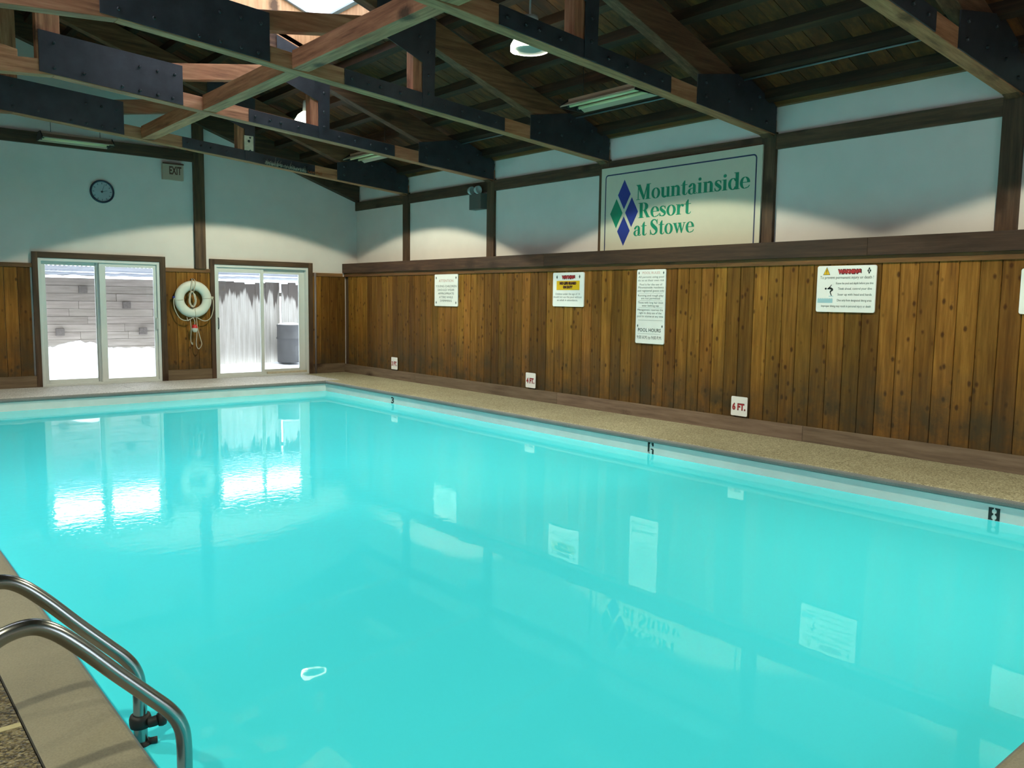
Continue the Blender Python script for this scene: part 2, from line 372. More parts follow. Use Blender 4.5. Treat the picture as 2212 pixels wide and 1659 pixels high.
def text_polys(s, size, x, y, align='CENTER', width=None, bold=0.0, space=1.0):
    cu = bpy.data.curves.new('t', 'FONT'); cu.body = s; cu.size = size; cu.align_x = align; cu.offset = bold; cu.resolution_u = 2
    cu.space_character = space
    o = bpy.data.objects.new('t', cu); C.objects.link(o)
    dg = bpy.context.evaluated_depsgraph_get(); me = bpy.data.meshes.new_from_object(o.evaluated_get(dg))
    xs = [v.co.x for v in me.vertices]; k = 1.0
    if width and xs: k = width/(max(xs)-min(xs))
    c = (max(xs)+min(xs))/2 if align == 'CENTER' else min(xs)
    out = [[((me.vertices[i].co.x-c)*k+x, me.vertices[i].co.y+y) for i in p.vertices] for p in me.polygons]
    bpy.data.objects.remove(o); bpy.data.meshes.remove(me); bpy.data.curves.remove(cu)
    return out
def rect(x0, x1, y0, y1): return [(x0, y0), (x1, y0), (x1, y1), (x0, y1)]
def rhomb(cx, cy, a, b_): return [(cx-a, cy), (cx, cy-b_), (cx+a, cy), (cx, cy+b_)]
def rrect(x0, x1, y0, y1, r, n=5):
    out = []
    for cx, cy, a0 in ((x1-r, y1-r, 0), (x0+r, y1-r, 90), (x0+r, y0+r, 180), (x1-r, y0+r, 270)):
        for i in range(n+1): a = R(a0+90*i/n); out.append((cx+r*math.cos(a), cy+r*math.sin(a)))
    return out

zd = lambda s: 3.765+0.34*s          # underside of the roof boards over the right slope
# ---------------------------------------------------------------- floor, pool
PX0, PX1, PY0, PY1 = -7.671, -1.425, -14.055, -1.41      # coping edge
floor = boxes('floor', [(-WID, PX0-0.06, NEAR, 0.0, -0.3, -0.05), (PX1+0.06, 0, NEAR, 0.0, -0.3, -0.05),
                        (PX0-0.06, PX1+0.06, PY1+0.06, 0.0, -0.3, -0.05), (PX0-0.06, PX1+0.06, NEAR, PY0-0.06, -0.3, -0.05)], 'subslab')
tag(floor, 'tan concrete pool deck running round the pool', kind='structure')
CW = 0.29
def slabs(xs, ys, m='agg'):
    for i in range(len(xs)-1):
        for j in range(len(ys)-1):
            g_ = 0.004
            box('deck_slab', xs[i]+g_, xs[i+1]-g_, ys[j]+g_, ys[j+1]-g_, -0.05, 0.0, m, floor, 0.003)
slabs([PX1+CW, 0.0], [NEAR, -13.6, -11.08, -8.55, -6.0, -3.5, PY1+CW])
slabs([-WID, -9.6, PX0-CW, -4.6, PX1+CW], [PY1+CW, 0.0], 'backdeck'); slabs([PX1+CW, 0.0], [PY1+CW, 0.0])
slabs([-WID, -10.2, PX0-CW], [NEAR, -13.4, -11.82, -9.4, -7.0, -4.2, PY1+CW], 'aggdark')
slabs([PX0-CW, -4.6, PX1+CW], [NEAR, PY0-CW])
box('joint_strip', -10.2, PX0-CW-0.006, -11.836, -11.804, -0.04, 0.0025, 'subslab', floor, 0.001)
def coping(name, prof, along, a0, a1, m='coping'):
    """bull-nosed coping stone: profile (offset from the edge into the deck, z) swept along one axis"""
    vs = []
    for a in (a0, a1):
        for d, z in prof: vs.append(along(d, a, z))
    k = len(prof); fs = [tuple(range(k)), tuple(range(2*k-1, k-1, -1))]+[(i, i+k, (i+1) % k+k, (i+1) % k) for i in range(k)]
    me = mesh(name, vs, fs)
    bm = bmesh.new(); bm.from_mesh(me); bmesh.ops.recalc_face_normals(bm, faces=bm.faces); bm.to_mesh(me); bm.free()
    o = link(name, me, m, floor); me.materials.append(M['nose'])
    for p in me.polygons:
        if p.center.z < -0.002 and len(p.vertices) == 4: p.material_index = 1
    return o
prof = [(CW-0.004, 0.0), (CW-0.004, -0.06), (0.01, -0.06), (0.0, -0.05), (0.0, -0.028), (0.006, -0.014), (0.018, -0.004), (0.034, 0.002), (0.07, 0.003)]
def run(n, lo, hi):
    st = (hi-lo)/n; return [(lo+i*st+0.0015, lo+(i+1)*st-0.0015) for i in range(n)]
for a0, a1 in run(2, PY0, PY1): coping('coping_stone', prof, lambda d, a, z: (PX1+d, a, z), a0, a1, 'agg')
for a0, a1 in run(2, PY0, PY1): coping('coping_stone', prof, lambda d, a, z: (PX0-d, a, z), a0, a1)
for a0, a1 in run(1, PX0-CW, PX1+CW):
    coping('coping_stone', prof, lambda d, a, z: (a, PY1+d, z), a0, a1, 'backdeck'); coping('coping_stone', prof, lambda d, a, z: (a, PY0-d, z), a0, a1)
pool = boxes('pool_basin', [(PX0-0.2, PX1+0.2, PY0-0.2, PY1+0.2, -2.3, -2.1), (PX0-0.2, PX0-0.02, PY0-0.2, PY1+0.2, -2.1, -0.055), (PX1+0.02, PX1+0.2, PY0-0.2, PY1+0.2, -2.1, -0.06),
                            (PX0-0.02, PX1+0.02, PY1+0.02, PY1+0.2, -2.1, -0.06), (PX0-0.02, PX1+0.02, PY0-0.2, PY0-0.02, -2.1, -0.06)], 'plaster')
tag(pool, 'white plastered pool basin around the turquoise water', kind='structure')
WZ = -0.190
nx, ny = 40, 80
vs = [(PX0-0.02+(PX1-PX0+0.04)*i/nx, PY0-0.02+(PY1-PY0+0.04)*j/ny, WZ) for j in range(ny+1) for i in range(nx+1)]
fs = [(j*(nx+1)+i, j*(nx+1)+i+1, (j+1)*(nx+1)+i+1, (j+1)*(nx+1)+i) for j in range(ny) for i in range(nx)]
water = link('pool_water', mesh('pool_water', vs, fs), 'water')
tag(water, 'calm milky turquoise water filling the pool', 'water', kind='stuff')
# depth figures stencilled on the pool wall
XW = PX1+0.02
flat('depth_figure', text_polys('3', 0.135, 0, 0, width=0.085, bold=0.004), 'black', pool, 0.002, RW, (XW, -3.67, -0.178))
def stencil6(w, h):
    return [rect(-w/2, -w/2+w*.30, 0.02, h), rect(-w/2, -w*.06, h*.86, h), [(w*.05, h), (w*.5, h), (w*.5, h*.68), (w*.28, h*.66), (w*.12, h*.84)],
            [(-w*.02, h*.46), (w*.40, h*.46), (w*.5, h*.36), (w*.5, 0.0), (w*.2, 0.0), (w*.26, h*.34), (w*.02, h*.36)], [(-w/2, 0.02), (-w*.1, 0), (-w*.14, h*.09), (-w/2, h*.12)]]
flat('depth_figure', stencil6(0.085, 0.128), 'black', pool, 0.002, RW, (XW, -9.048, -0.186))
def stencil8(w, h):
    L_ = [(-w/2, 0), (-w*.08, 0), (-w*.10, h*.06), (-w*.22, h*.14), (-w*.22, h*.32), (-w*.08, h*.43), (-w*.05, h*.52), (-w*.2, h*.60), (-w*.2, h*.80), (-w*.06, h*.9), (-w*.03, h), (-w/2, h)]
    return [L_, [(-a, b_) for a, b_ in reversed(L_)]]
flat('depth_figure', stencil8(0.084, 0.100), 'black', pool, 0.002, RW, (XW, -12.561, -0.186))

# ---------------------------------------------------------------- right wall
wr = box('wall_right', 0.04, 0.2, NEAR, 0.2, 0.0, 3.79, 'white'); tag(wr, 'white painted upper wall above knotty wooden wainscot', kind='structure')
box('wainscot_backing', -0.213, 0.04, NEAR, 0.02, 0.0, 2.0, 'trimz', wr)
pk = mesh('plank', bxv(-0.243, -0.213, -0.0890, 0.0890, 0.0, 1.985), BF)
bm = bmesh.new(); bm.from_mesh(pk); bmesh.ops.bevel(bm, geom=[e for e in bm.edges if abs(e.verts[0].co.z-e.verts[1].co.z) > 1], offset=0.007, segments=1, affect='EDGES'); bm.to_mesh(pk); bm.free()
pitch_p = 0.18355
y = -8.587-pitch_p/2+46*pitch_p
while y > -14.6:
    o = link('plank', pk, 'plank', wr); o.location = (random.uniform(-0.003, 0.0), y, 0); y -= pitch_p
for i, (a, b_) in enumerate(((-10.84, -6.0), (-6.0, 0.0), (NEAR, -10.84))): box('cap_board', -0.300, 0.05, a+0.001, b_-0.001, 1.985, 2.165, 'ledge', wr, 0.004)
for a, b_ in ((-4.3, 0.0), (-9.0, -4.3), (-13.2, -9.0), (NEAR, -13.2)): box('cap_strip', -0.262, -0.243, a+0.001, b_-0.001, 1.91, 1.985, 'strip', wr, 0.002)
for a, b_ in ((-2.6, 0.0), (-6.3, -2.6), (-10.21, -6.3), (-13.8, -10.21), (NEAR, -13.8)): box('base_board', -0.270, -0.243, a+0.002, b_-0.002, 0.0, 0.168, 'basey', wr, 0.003)
TY = [-1.86, -4.371, -6.885, -9.46, -11.99]
for yk in TY: box('wall_post', -0.005, 0.05, yk-0.092, yk+0.092, 2.165, 3.42, 'trimz', wr, 0.003)
ys = [0.0]+TY+[NEAR]
for i in range(len(ys)-1):
    a = ys[i+1]+0.092 if i < 5 else NEAR; b_ = ys[i]-0.092 if i else 0.0
    box('wall_beam', 0.0, 0.05, a, b_, 3.229, 3.395, 'trimy', wr, 0.003)
box('eave_board', -0.03, 0.05, NEAR, -0.02, 3.70, 3.78, 'strip', wr)  # lighter wood: yellow light along the eave is put into the colour

# ---------------------------------------------------------------- back wall, doors
D1 = (-5.683, -3.825); D2 = (-2.873, -1.043); DH = 2.06
wb = boxes('wall_back', [(-WID, D1[0], 0.02, 0.18, 0, DH), (D1[1], D2[0], 0.02, 0.18, 0, DH), (D2[1], 0.04, 0.02, 0.18, 0, DH)], 'white')
tag(wb, 'white gable wall with two sliding glass doors', kind='structure')
prism('gable_panel', [(-WID, DH), (0.04, DH), (0.04, zd(0)), (-RIDGE, zd(RIDGE)), (-WID, zd(0))], 0.02, 0.18, 'white', wb)
pkb = mesh('plank_back', bxv(-0.0885, 0.0885, -0.004, 0.02, 0.0, 1.91), BF)
for lo, hi, start in ((-8.2, -5.763, -5.79-pitch_p/2), (-3.728, -2.953, -3.36+pitch_p/2-pitch_p*1), (-0.953, -0.243, -0.953+pitch_p/2)):
    x = start
    while x-0.09 > lo: x -= pitch_p
    while x-0.09 < hi:
        a, b_ = max(lo, x-0.0898), min(hi, x+0.0898)
        if b_-a > 0.03:
            if b_-a > 0.178: o = link('plank', pkb, 'plank', wb); o.location = (x, random.uniform(-0.003, 0), 0)
            else: box('plank', a, b_, -0.004, 0.02, 0, 1.91, 'plank', wb)
        x += pitch_p
for a, b_ in ((-WID, -5.763), (-3.728, -2.953), (-0.953, -0.30)):
    box('cap_strip', a, b_, -0.022, 0.02, 1.905, 1.972, 'stripx', wb, 0.002)
    box('base_board', a, b_ if b_ > -1 and False else (b_ if b_ < -1 else -0.27), -0.024, -0.003, 0.0, 0.185, 'basex', wb, 0.003)
box('wall_beam', -WID, -3.212, -0.045, 0.02, 3.823, 4.005, 'trimx', wb, 0.003)
box('wall_post', -3.212, -3.028, -0.055, 0.02, 1.972, 4.70, 'trimz', wb, 0.003)
prism('gable_rafter', [(0.03, 3.393), (0.03, zd(0)-0.01), (-RIDGE, zd(RIDGE)-0.01), (-RIDGE, 3.393+0.342*RIDGE)], -0.12, 0.02, 'trimx', wb)
prism('gable_rafter', [(-WID, 3.393), (-WID, zd(0)-0.01), (-RIDGE, zd(RIDGE)-0.01), (-RIDGE, 3.393+0.342*RIDGE)], -0.12, 0.02, 'trimx', wb)

def sliding_door(idx, x0, x1, glass, label, handle_left):
    d = empty('door_%d' % idx, ((x0+x1)/2, 0.02, 0)); tag(d, label, kind='structure')
    inv = d.matrix_world
    def B(name, a, b_, c, e, f, g_, m, bev=0.002, par=d):
        o = box(name, a, b_, c, e, f, g_, m, par, bev)
        return o
    # wooden casing
    parts = []
    cz = 2.156; cwL = 0.08 if idx == 1 else 0.082; cwR = 0.097 if idx == 1 else 0.09
    parts.append(B('casing', x0-cwL, x0-0.002, -0.03, 0.02, 0, cz, 'trimz')); parts.append(B('casing', x1+0.002, x1+cwR, -0.03, 0.02, 0, cz, 'trimz'))
    parts.append(B('casing', x0-0.002, x1+0.002, -0.03, 0.02, DH+0.002, cz, 'trimx'))
    # vinyl frame
    parts.append(B('frame_jamb', x0, x0+0.045, -0.012, 0.17, 0, DH, 'vinyl')); parts.append(B('frame_jamb', x1-0.045, x1, -0.012, 0.17, 0, DH, 'vinyl'))
    parts.append(B('frame_head', x0+0.045, x1-0.045, -0.012, 0.17, DH-0.045, DH, 'vinyl')); parts.append(B('frame_sill', x0+0.045, x1-0.045, -0.02, 0.17, 0, 0.035, 'vinyl'))
    for k, (ga, gb, gz0, gz1, yy) in enumerate(glass):
        sash = empty('sash', (0, 0, 0)); sash.parent = d; parts.append(sash)
        xa = x0+0.045 if k == 0 else (glass[0][1]+glass[1][0])/2-0.02; xb = (glass[0][1]+glass[1][0])/2+0.02 if k == 0 else x1-0.045
        box('stile', xa, ga, yy, yy+0.04, 0.035, DH-0.045, 'vinyl', sash, 0.002); box('stile', gb, xb, yy, yy+0.04, 0.035, DH-0.045, 'vinyl', sash, 0.002)
        box('rail', ga, gb, yy, yy+0.04, 0.035, gz0, 'vinyl', sash, 0.002); box('rail', ga, gb, yy, yy+0.04, gz1, DH-0.045, 'vinyl', sash, 0.002)
        box('pane', ga-0.005, gb+0.005, yy+0.017, yy+0.023, gz0-0.005, gz1+0.005, 'glass', sash)
        if k == 0: box('gasket', gb+0.006, gb+0.014, yy-0.004, yy, 0.04, DH-0.05, 'vinyldark' if idx == 1 else 'vinyl', sash)
    hx = x0+0.062 if handle_left else x1-0.062; hy = -0.02 if not handle_left else glass[0][4]-0.001
    hy = min(gl_[4] for gl_ in glass)
    parts.append(tube('handle', catmull([(hx, hy+0.002, 0.90), (hx, hy-0.035, 0.92), (hx, hy-0.04, 1.0), (hx, hy-0.035, 1.08), (hx, hy+0.002, 1.10)], 4), 0.009, 'vinyldark' if handle_left else 'vinyl', d, 8))
    for p in parts: p.matrix_parent_inverse = Matrix.Translation(d.location).inverted()
    if idx == 2: o = box('track_board', -1.90, x1-0.05, -0.018, 0.03, 0.036, 0.075, 'plate', d, 0.002); o.matrix_parent_inverse = Matrix.Translation(d.location).inverted()
    return d
sliding_door(1, D1[0], D1[1], [(-5.568, -4.836, 0.098, 1.957, 0.07), (-4.686, -3.92, 0.083, 1.952, 0.02)], 'white sliding glass door left of the life ring', False)
sliding_door(2, D2[0], D2[1], [(-2.788, -1.998, 0.081, 1.927, 0.02), (-1.916, -1.201, 0.115, 1.926, 0.07)], 'white sliding glass door between life ring and corner', True)
o = tube('conduit_pipe', [(-0.905, -0.03, 0.0), (-0.905, -0.03, 1.97)], 0.022, 'pvc'); tag(o, 'thin grey pipe running up beside the right door', 'pipe')

# unseen left and near walls, windows added to let daylight in
def wall_with_added_windows(name, plane, pos, lo, hi, top, wins, label, t=0.16):
    bl = []; out = 1 if plane == 'x+' else -1
    edges = sorted(wins); cur = lo
    segs = []
    for a, b_, z0, z1 in edges:
        segs.append((cur, a, 0, top)); segs.append((a, b_, 0, z0)); segs.append((a, b_, z1, top)); cur = b_
    segs.append((cur, hi, 0, top))
    for a, b_, z0, z1 in segs:
        bl.append((pos-t, pos, a, b_, z0, z1) if plane == 'x' else (a, b_, pos-t, pos, z0, z1))
    w = boxes(name, bl, 'white'); tag(w, label, kind='structure')
    for i, (a, b_, z0, z1) in enumerate(edges):
        fr_ = []
        for (p, q, r_, s_) in ((a, a+0.05, z0, z1), (b_-0.05, b_, z0, z1), (a+0.05, b_-0.05, z0, z0+0.05), (a+0.05, b_-0.05, z1-0.05, z1), ((a+b_)/2-0.03, (a+b_)/2+0.03, z0+0.05, z1-0.05)):
            fr_.append((pos-t, pos+0.01, p, q, r_, s_) if plane == 'x' else (p, q, pos-t, pos+0.01, r_, s_))
        boxes('added_window_frame', fr_, 'vinyl', w)
        if plane == 'x': box('added_window_pane', pos-0.09, pos-0.08, a+0.05, b_-0.05, z0+0.05, z1-0.05, 'glass', w); portal((pos-t-0.02, (a+b_)/2, (z0+z1)/2), (0, R(-90), 0), z1-z0, b_-a)
        else: box('added_window_pane', a+0.05, b_-0.05, pos-0.09, pos-0.08, z0+0.05, z1-0.05, 'glass', w); portal(((a+b_)/2, pos-t-0.02, (z0+z1)/2), (R(90), 0, 0), b_-a, z1-z0)
    return w
wl = wall_with_added_windows('wall_left', 'x', -WID, NEAR, 0.2, 3.79, [(-16.2, -13.0, 0.1, 2.05), (-8.9, -7.1, 0.1, 2.05)], 'unseen white wall opposite the signs, windows added for daylight')
wn = wall_with_added_windows('wall_near', 'y', NEAR, -WID, 0.04, 2.9, [(-5.2, -2.2, 0.1, 2.05)], 'white wall behind the near end of the pool')
prism('gable_panel', [(-WID, 2.9), (0.04, 2.9), (0.04, zd(0)), (-RIDGE, zd(RIDGE)), (-WID, zd(0))], NEAR-0.16, NEAR, 'white', wn)

# ---------------------------------------------------------------- roof
SK = (2.86, 5.35, -6.72, -4.17)                      # skylight opening: s0, s1, y0, y1
ceil = prism('ceiling', [(0.25, zd(-0.25)+0.09), (0.25, zd(-0.25)+0.03), (-SK[0], zd(SK[0])+0.03), (-SK[0], zd(SK[0])+0.09)], NEAR-0.2, 0.2, 'purlin')
tag(ceil, 'dark boarded pitched roof underside with purlins', kind='structure')
prism('roof_sheathing', [(-SK[1], zd(SK[1])+0.09), (-SK[1], zd(SK[1])+0.03), (-RIDGE, zd(RIDGE)+0.03), (-RIDGE, zd(RIDGE)+0.09)], NEAR-0.2, 0.2, 'purlin', ceil)
for a, b_ in ((NEAR-0.2, SK[2]), (SK[3], 0.2)):
    prism('roof_sheathing', [(-SK[0], zd(SK[0])+0.09), (-SK[0], zd(SK[0])+0.03), (-SK[1], zd(SK[1])+0.03), (-SK[1], zd(SK[1])+0.09)], a, b_, 'purlin', ceil)
SK2 = (2.86, 5.35, -9.28, -7.08)  # second skylight, added out of view to bring in more daylight
def lq(a, b_): return [(-WID+a, zd(a)+0.03), (-WID+a, zd(a)+0.09), (-WID+b_, zd(b_)+0.09), (-WID+b_, zd(b_)+0.03)]
prism('roof_sheathing', lq(SK2[1], RIDGE), NEAR-0.2, 0.2, 'purlin', ceil); prism('roof_sheathing', lq(-0.25, SK2[0]), NEAR-0.2, 0.2, 'purlin', ceil)
for a, b_ in ((NEAR-0.2, SK2[2]), (SK2[3], 0.2)): prism('roof_sheathing', lq(SK2[0], SK2[1]), a, b_, 'purlin', ceil)
def board_mesh(name, s0, s1, w, left=False):
    k = -1 if not left else 1
    X = (lambda s: -s) if not left else (lambda s: -WID+s)
    vs = []
    for yy in (-w/2, w/2):
        for s, dz in ((s0, 0), (s1, 0), (s1, 0.029), (s0, 0.029)): vs.append((X(s), yy, zd(s)+dz))
    fs = [(0, 1, 2, 3), (7, 6, 5, 4), (0, 4, 5, 1), (1, 5, 6, 2), (2, 6, 7, 3), (3, 7, 4, 0)]
    me = mesh(name, vs, fs); bm = bmesh.new(); bm.from_mesh(me); bmesh.ops.recalc_face_normals(bm, faces=bm.faces); bm.to_mesh(me); bm.free(); return me
bp_ = 0.19
full = board_mesh('roof_board', -0.2, RIDGE, bp_-0.006); lo_ = board_mesh('roof_board', -0.2, SK[0], bp_-0.006); hi_ = board_mesh('roof_board', SK[1], RIDGE, bp_-0.006)
lft = board_mesh('roof_board', -0.2, RIDGE, bp_-0.006, True); lft_lo = board_mesh('roof_board', -0.2, SK2[0], bp_-0.006, True); lft_hi = board_mesh('roof_board', SK2[1], RIDGE, bp_-0.006, True)
y = 0.02-bp_/2
while y > -16.0:
    mid = y
    lst = [lo_, hi_] if (SK[2]-0.09 < mid < SK[3]+0.09) else [full]
    for me in lst: o = link('roof_board', me, 'deckboard', ceil); o.location = (0, y, random.uniform(-0.004, 0.001))
    if y > -10:
        for me in ([lft_lo, lft_hi] if (SK2[2]-0.09 < y < SK2[3]+0.09) else [lft]): o = link('roof_board', me, 'deckboard', ceil); o.location = (0, y, random.uniform(-0.004, 0.001))
    y -= bp_
for side in (0, 1):
    s = 0.20
    while s < 6.2:
        spans = [(NEAR, -0.12)]
        if side == 0 and SK[0]-0.05 < s < SK[1]+0.05: spans = [(NEAR, SK[2]-0.02), (SK[3]+0.02, -0.12)]
        if side == 1 and SK2[0]-0.05 < s < SK2[1]+0.05: spans = [(NEAR, SK2[2]-0.02), (SK2[3]+0.02, -0.12)]
        for a, b_ in spans:
            X = (lambda q: -q) if side == 0 else (lambda q: -WID+q)
            prism('purlin', [(X(s-0.045), zd(s-0.045)-0.105), (X(s+0.045), zd(s+0.045)-0.105), (X(s+0.045), zd(s+0.045)), (X(s-0.045), zd(s-0.045))], a, b_, 'purlin', ceil)
        s += 0.50
# skylight shafts and glazing
def skylight(SK, left, label):
    X = (lambda q: -q) if not left else (lambda q: -WID+q)
    sky = empty('skylight', (X((SK[0]+SK[1])/2), (SK[2]+SK[3])/2, 5.2)); tag(sky, label, 'skylight')
    def SKP(o): o.parent = sky; o.matrix_parent_inverse = Matrix.Translation(sky.location).inverted(); return o
    hgt = 0.52; P4 = lambda a, b_, d0, d1: [(X(a), zd(a)+d0), (X(b_), zd(b_)+d0), (X(b_), zd(b_)+d1), (X(a), zd(a)+d1)]
    for a, b_ in ((SK[3], SK[3]+0.03), (SK[2]-0.03, SK[2])): SKP(prism('lining', P4(SK[0], SK[1], -0.01, hgt), a, b_, 'well'))
    for s_, d in ((SK[0], -0.03), (SK[1], 0.03)):
        xa, xb = sorted((X(s_), X(s_+d))); SKP(box('lining', xa, xb, SK[2]-0.03, SK[3]+0.03, zd(s_)-0.01, zd(s_)+hgt, 'well'))
    for a, b_ in ((SK[2]-0.05, SK[2]+0.05), (SK[3]-0.05, SK[3]+0.05)): SKP(prism('sky_frame', P4(SK[0]-0.05, SK[1]+0.05, hgt, hgt+0.05), a, b_, 'lead'))
    for s_ in (SK[0], SK[1]): SKP(prism('sky_frame', P4(s_-0.05, s_+0.05, hgt, hgt+0.05), SK[2]+0.05, SK[3]-0.05, 'lead'))
    SKP(prism('sky_pane', P4(SK[0], SK[1], hgt+0.02, hgt+0.03), SK[2], SK[3], 'acrylic'))
    portal((X((SK[0]+SK[1])/2), (SK[2]+SK[3])/2, zd((SK[0]+SK[1])/2)+hgt+0.1), (0, math.atan(0.34)*(-1 if left else 1), 0), (SK[1]-SK[0])*1.06, SK[3]-SK[2])
skylight(SK, False, 'wood-lined skylight in the roof slope above the pool, between trusses')
skylight(SK2, True, 'unseen skylight added in the opposite roof slope for more daylight')

# ---------------------------------------------------------------- trusses
cb = lambda s: 3.385+0.083*s           # underside of the bottom chord
ct = lambda s: cb(s)+0.168
tb = lambda s: 3.335+0.340*s           # underside of the top chord
tt = lambda s: zd(s)-0.108
HW = 0.072
def make_truss(y, label):
    t = empty('roof_truss', (-RIDGE, y, cb(RIDGE))); tag(t, label, 'truss', 'timber roof trusses')
    inv = Matrix.Translation(t.location).inverted()
    def add(o): o.parent = t; o.matrix_parent_inverse = inv; return o
    for side in (0, 1):
        X = (lambda s: -s) if side == 0 else (lambda s: -WID+s)
        P = lambda pts: [(X(s), z) for s, z in pts]
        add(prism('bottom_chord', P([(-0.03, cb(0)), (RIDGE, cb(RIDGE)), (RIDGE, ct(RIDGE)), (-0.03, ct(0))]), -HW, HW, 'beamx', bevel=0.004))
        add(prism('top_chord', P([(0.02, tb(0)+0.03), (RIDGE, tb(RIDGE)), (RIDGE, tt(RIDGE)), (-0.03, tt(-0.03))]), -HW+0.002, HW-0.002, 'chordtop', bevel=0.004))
        add(prism('web_post', P([(2.92, ct(2.92)-0.05), (3.17, ct(3.17)-0.05), (3.17, tb(3.17)+0.1), (2.92, tb(2.92)+0.1)]), -HW+0.004, HW-0.004, 'beamz', bevel=0.004))
        add(prism('web_brace', P([(5.9, 3.93), (5.9, 4.12), (3.30, 4.56), (3.30, 4.36)]), -HW+0.006, HW-0.006, 'beamx', bevel=0.004))
        plates = [('end_plate', [(0.0, 3.40), (0.0, 3.70), (0.14, 3.76), (0.62, 3.945), (1.43, 3.80), (1.43, cb(1.43)+0.005)], [(0.2, 3.5), (0.5, 3.6), (0.9, 3.62), (1.3, 3.6), (0.35, 3.75), (0.75, 3.82), (1.3, 3.74)]),
                  ('tie_plate', [(1.85, cb(1.85)+0.006), (4.03, cb(4.03)+0.006), (4.03, ct(4.03)-0.004), (1.85, ct(1.85)-0.004)], [(s_, cb(s_)+0.085) for s_ in (2.0, 2.25, 2.5, 2.75, 3.35, 3.6, 3.75, 3.95)]),
                  ('post_plate', [(2.90, cb(2.9)+0.01), (3.06, cb(3.06)+0.01), (3.06, 4.13), (3.64, 4.345), (3.64, zd(3.64)-0.13), (2.88, zd(2.88)-0.13)], [(2.98, 3.8), (2.98, 4.0), (2.98, 4.25), (3.1, 4.4), (3.35, 4.42), (3.5, 4.4)]),
                  ]
        if side == 0: plates.append(('centre_plate', [(4.855, cb(4.855)+0.012), (6.40, cb(6.25)+0.02), (6.40, 4.37), (4.855, 4.262)], [(4.98, cb(5)+0.06), (5.15, cb(5)+0.075), (5.35, cb(5)+0.09), (5.55, cb(5)+0.1), (5.95, cb(6)+0.09), (6.25, cb(6)+0.1), (4.95, 4.14), (5.15, 4.15), (5.35, 4.16), (6.25, 4.25)]))
        elif False: plates.append(('centre_plate', [(4.95, cb(4.95)+0.012), (6.08, cb(6.08)+0.012), (6.08, 4.36), (4.95, 4.27)], [(5.1, cb(5)+0.07), (5.5, cb(5)+0.1), (5.9, cb(5.8)+0.1), (5.2, 4.15), (5.8, 4.2)]))
        for nm, pts, bolts in plates:
            yb = -HW-0.012 if nm != 'post_plate' else -HW-0.020
            yw = -HW+0.001 if nm != 'post_plate' else -HW-0.0115
            pts2 = P(pts)
            p = add(prism(nm, pts2, yb, yw, 'steel', bevel=0.001))
            vs, fs = [], []
            for s_, z_ in bolts:
                n = len(vs); r_ = 0.017
                for h_, rr in ((0, r_), (-0.016, r_), (-0.022, r_*0.6)):
                    for q in range(6): vs.append((X(s_)+rr*math.cos(q*math.pi/3), yb+h_, z_+rr*math.sin(q*math.pi/3)))
                for lv in range(2):
                    for q in range(6): fs.append((n+lv*6+q, n+lv*6+(q+1) % 6, n+lv*6+6+(q+1) % 6, n+lv*6+6+q))
                fs.append(tuple(n+12+q for q in range(6)))
            tag(link('bolts', mesh('bolts', vs, fs), 'bolt', p), kind='stuff')
    kp = add(prism('king_post', [(-6.42, ct(6.25)-0.1), (-6.18, ct(6.25)-0.1), (-6.18, tb(6.18)+0.05), (-6.42, tb(6.08)+0.05)], -HW+0.008, HW-0.008, 'beamz', bevel=0.004))
    return t
tl = ['timber roof truss closest to the clock wall', 'second timber roof truss from the clock wall', 'third timber truss from the clock wall, above the left edge of the resort sign',
      'timber truss meeting the wall at the right edge of the resort sign', 'timber truss nearest the camera, crossing the top right corner']
for y, lb in zip(TY, tl):
    t = make_truss(0.0, lb); t.location.y = y
# lengthwise ties between the trusses, lying against the bottom chords
for k, (a, b_) in enumerate([(0.0, TY[0])]+list(zip(TY[:-1], TY[1:]))+[(TY[-1], NEAR)]):
    if k == 0: nm = 'timber tie running from the clock wall to the first truss'
    elif k == 5: nm = 'timber tie running from the nearest truss over the camera'
    else: nm = ['', 'timber tie linking the two rearmost trusses', 'timber tie linking the second and third trusses from the clock wall', 'timber tie beside the skylight between sign-edge trusses', 'timber tie linking the two trusses nearest the camera'][k]
    if k == 0: continue
    o = box('tie_beam', -4.62, -4.44, b_+HW+0.004 if k < 5 else b_, a-HW-0.004 if k else a-0.05, 3.775, 3.955, 'beamy', None, 0.005)
    tag(o, nm, 'beam', 'lengthwise roof ties')

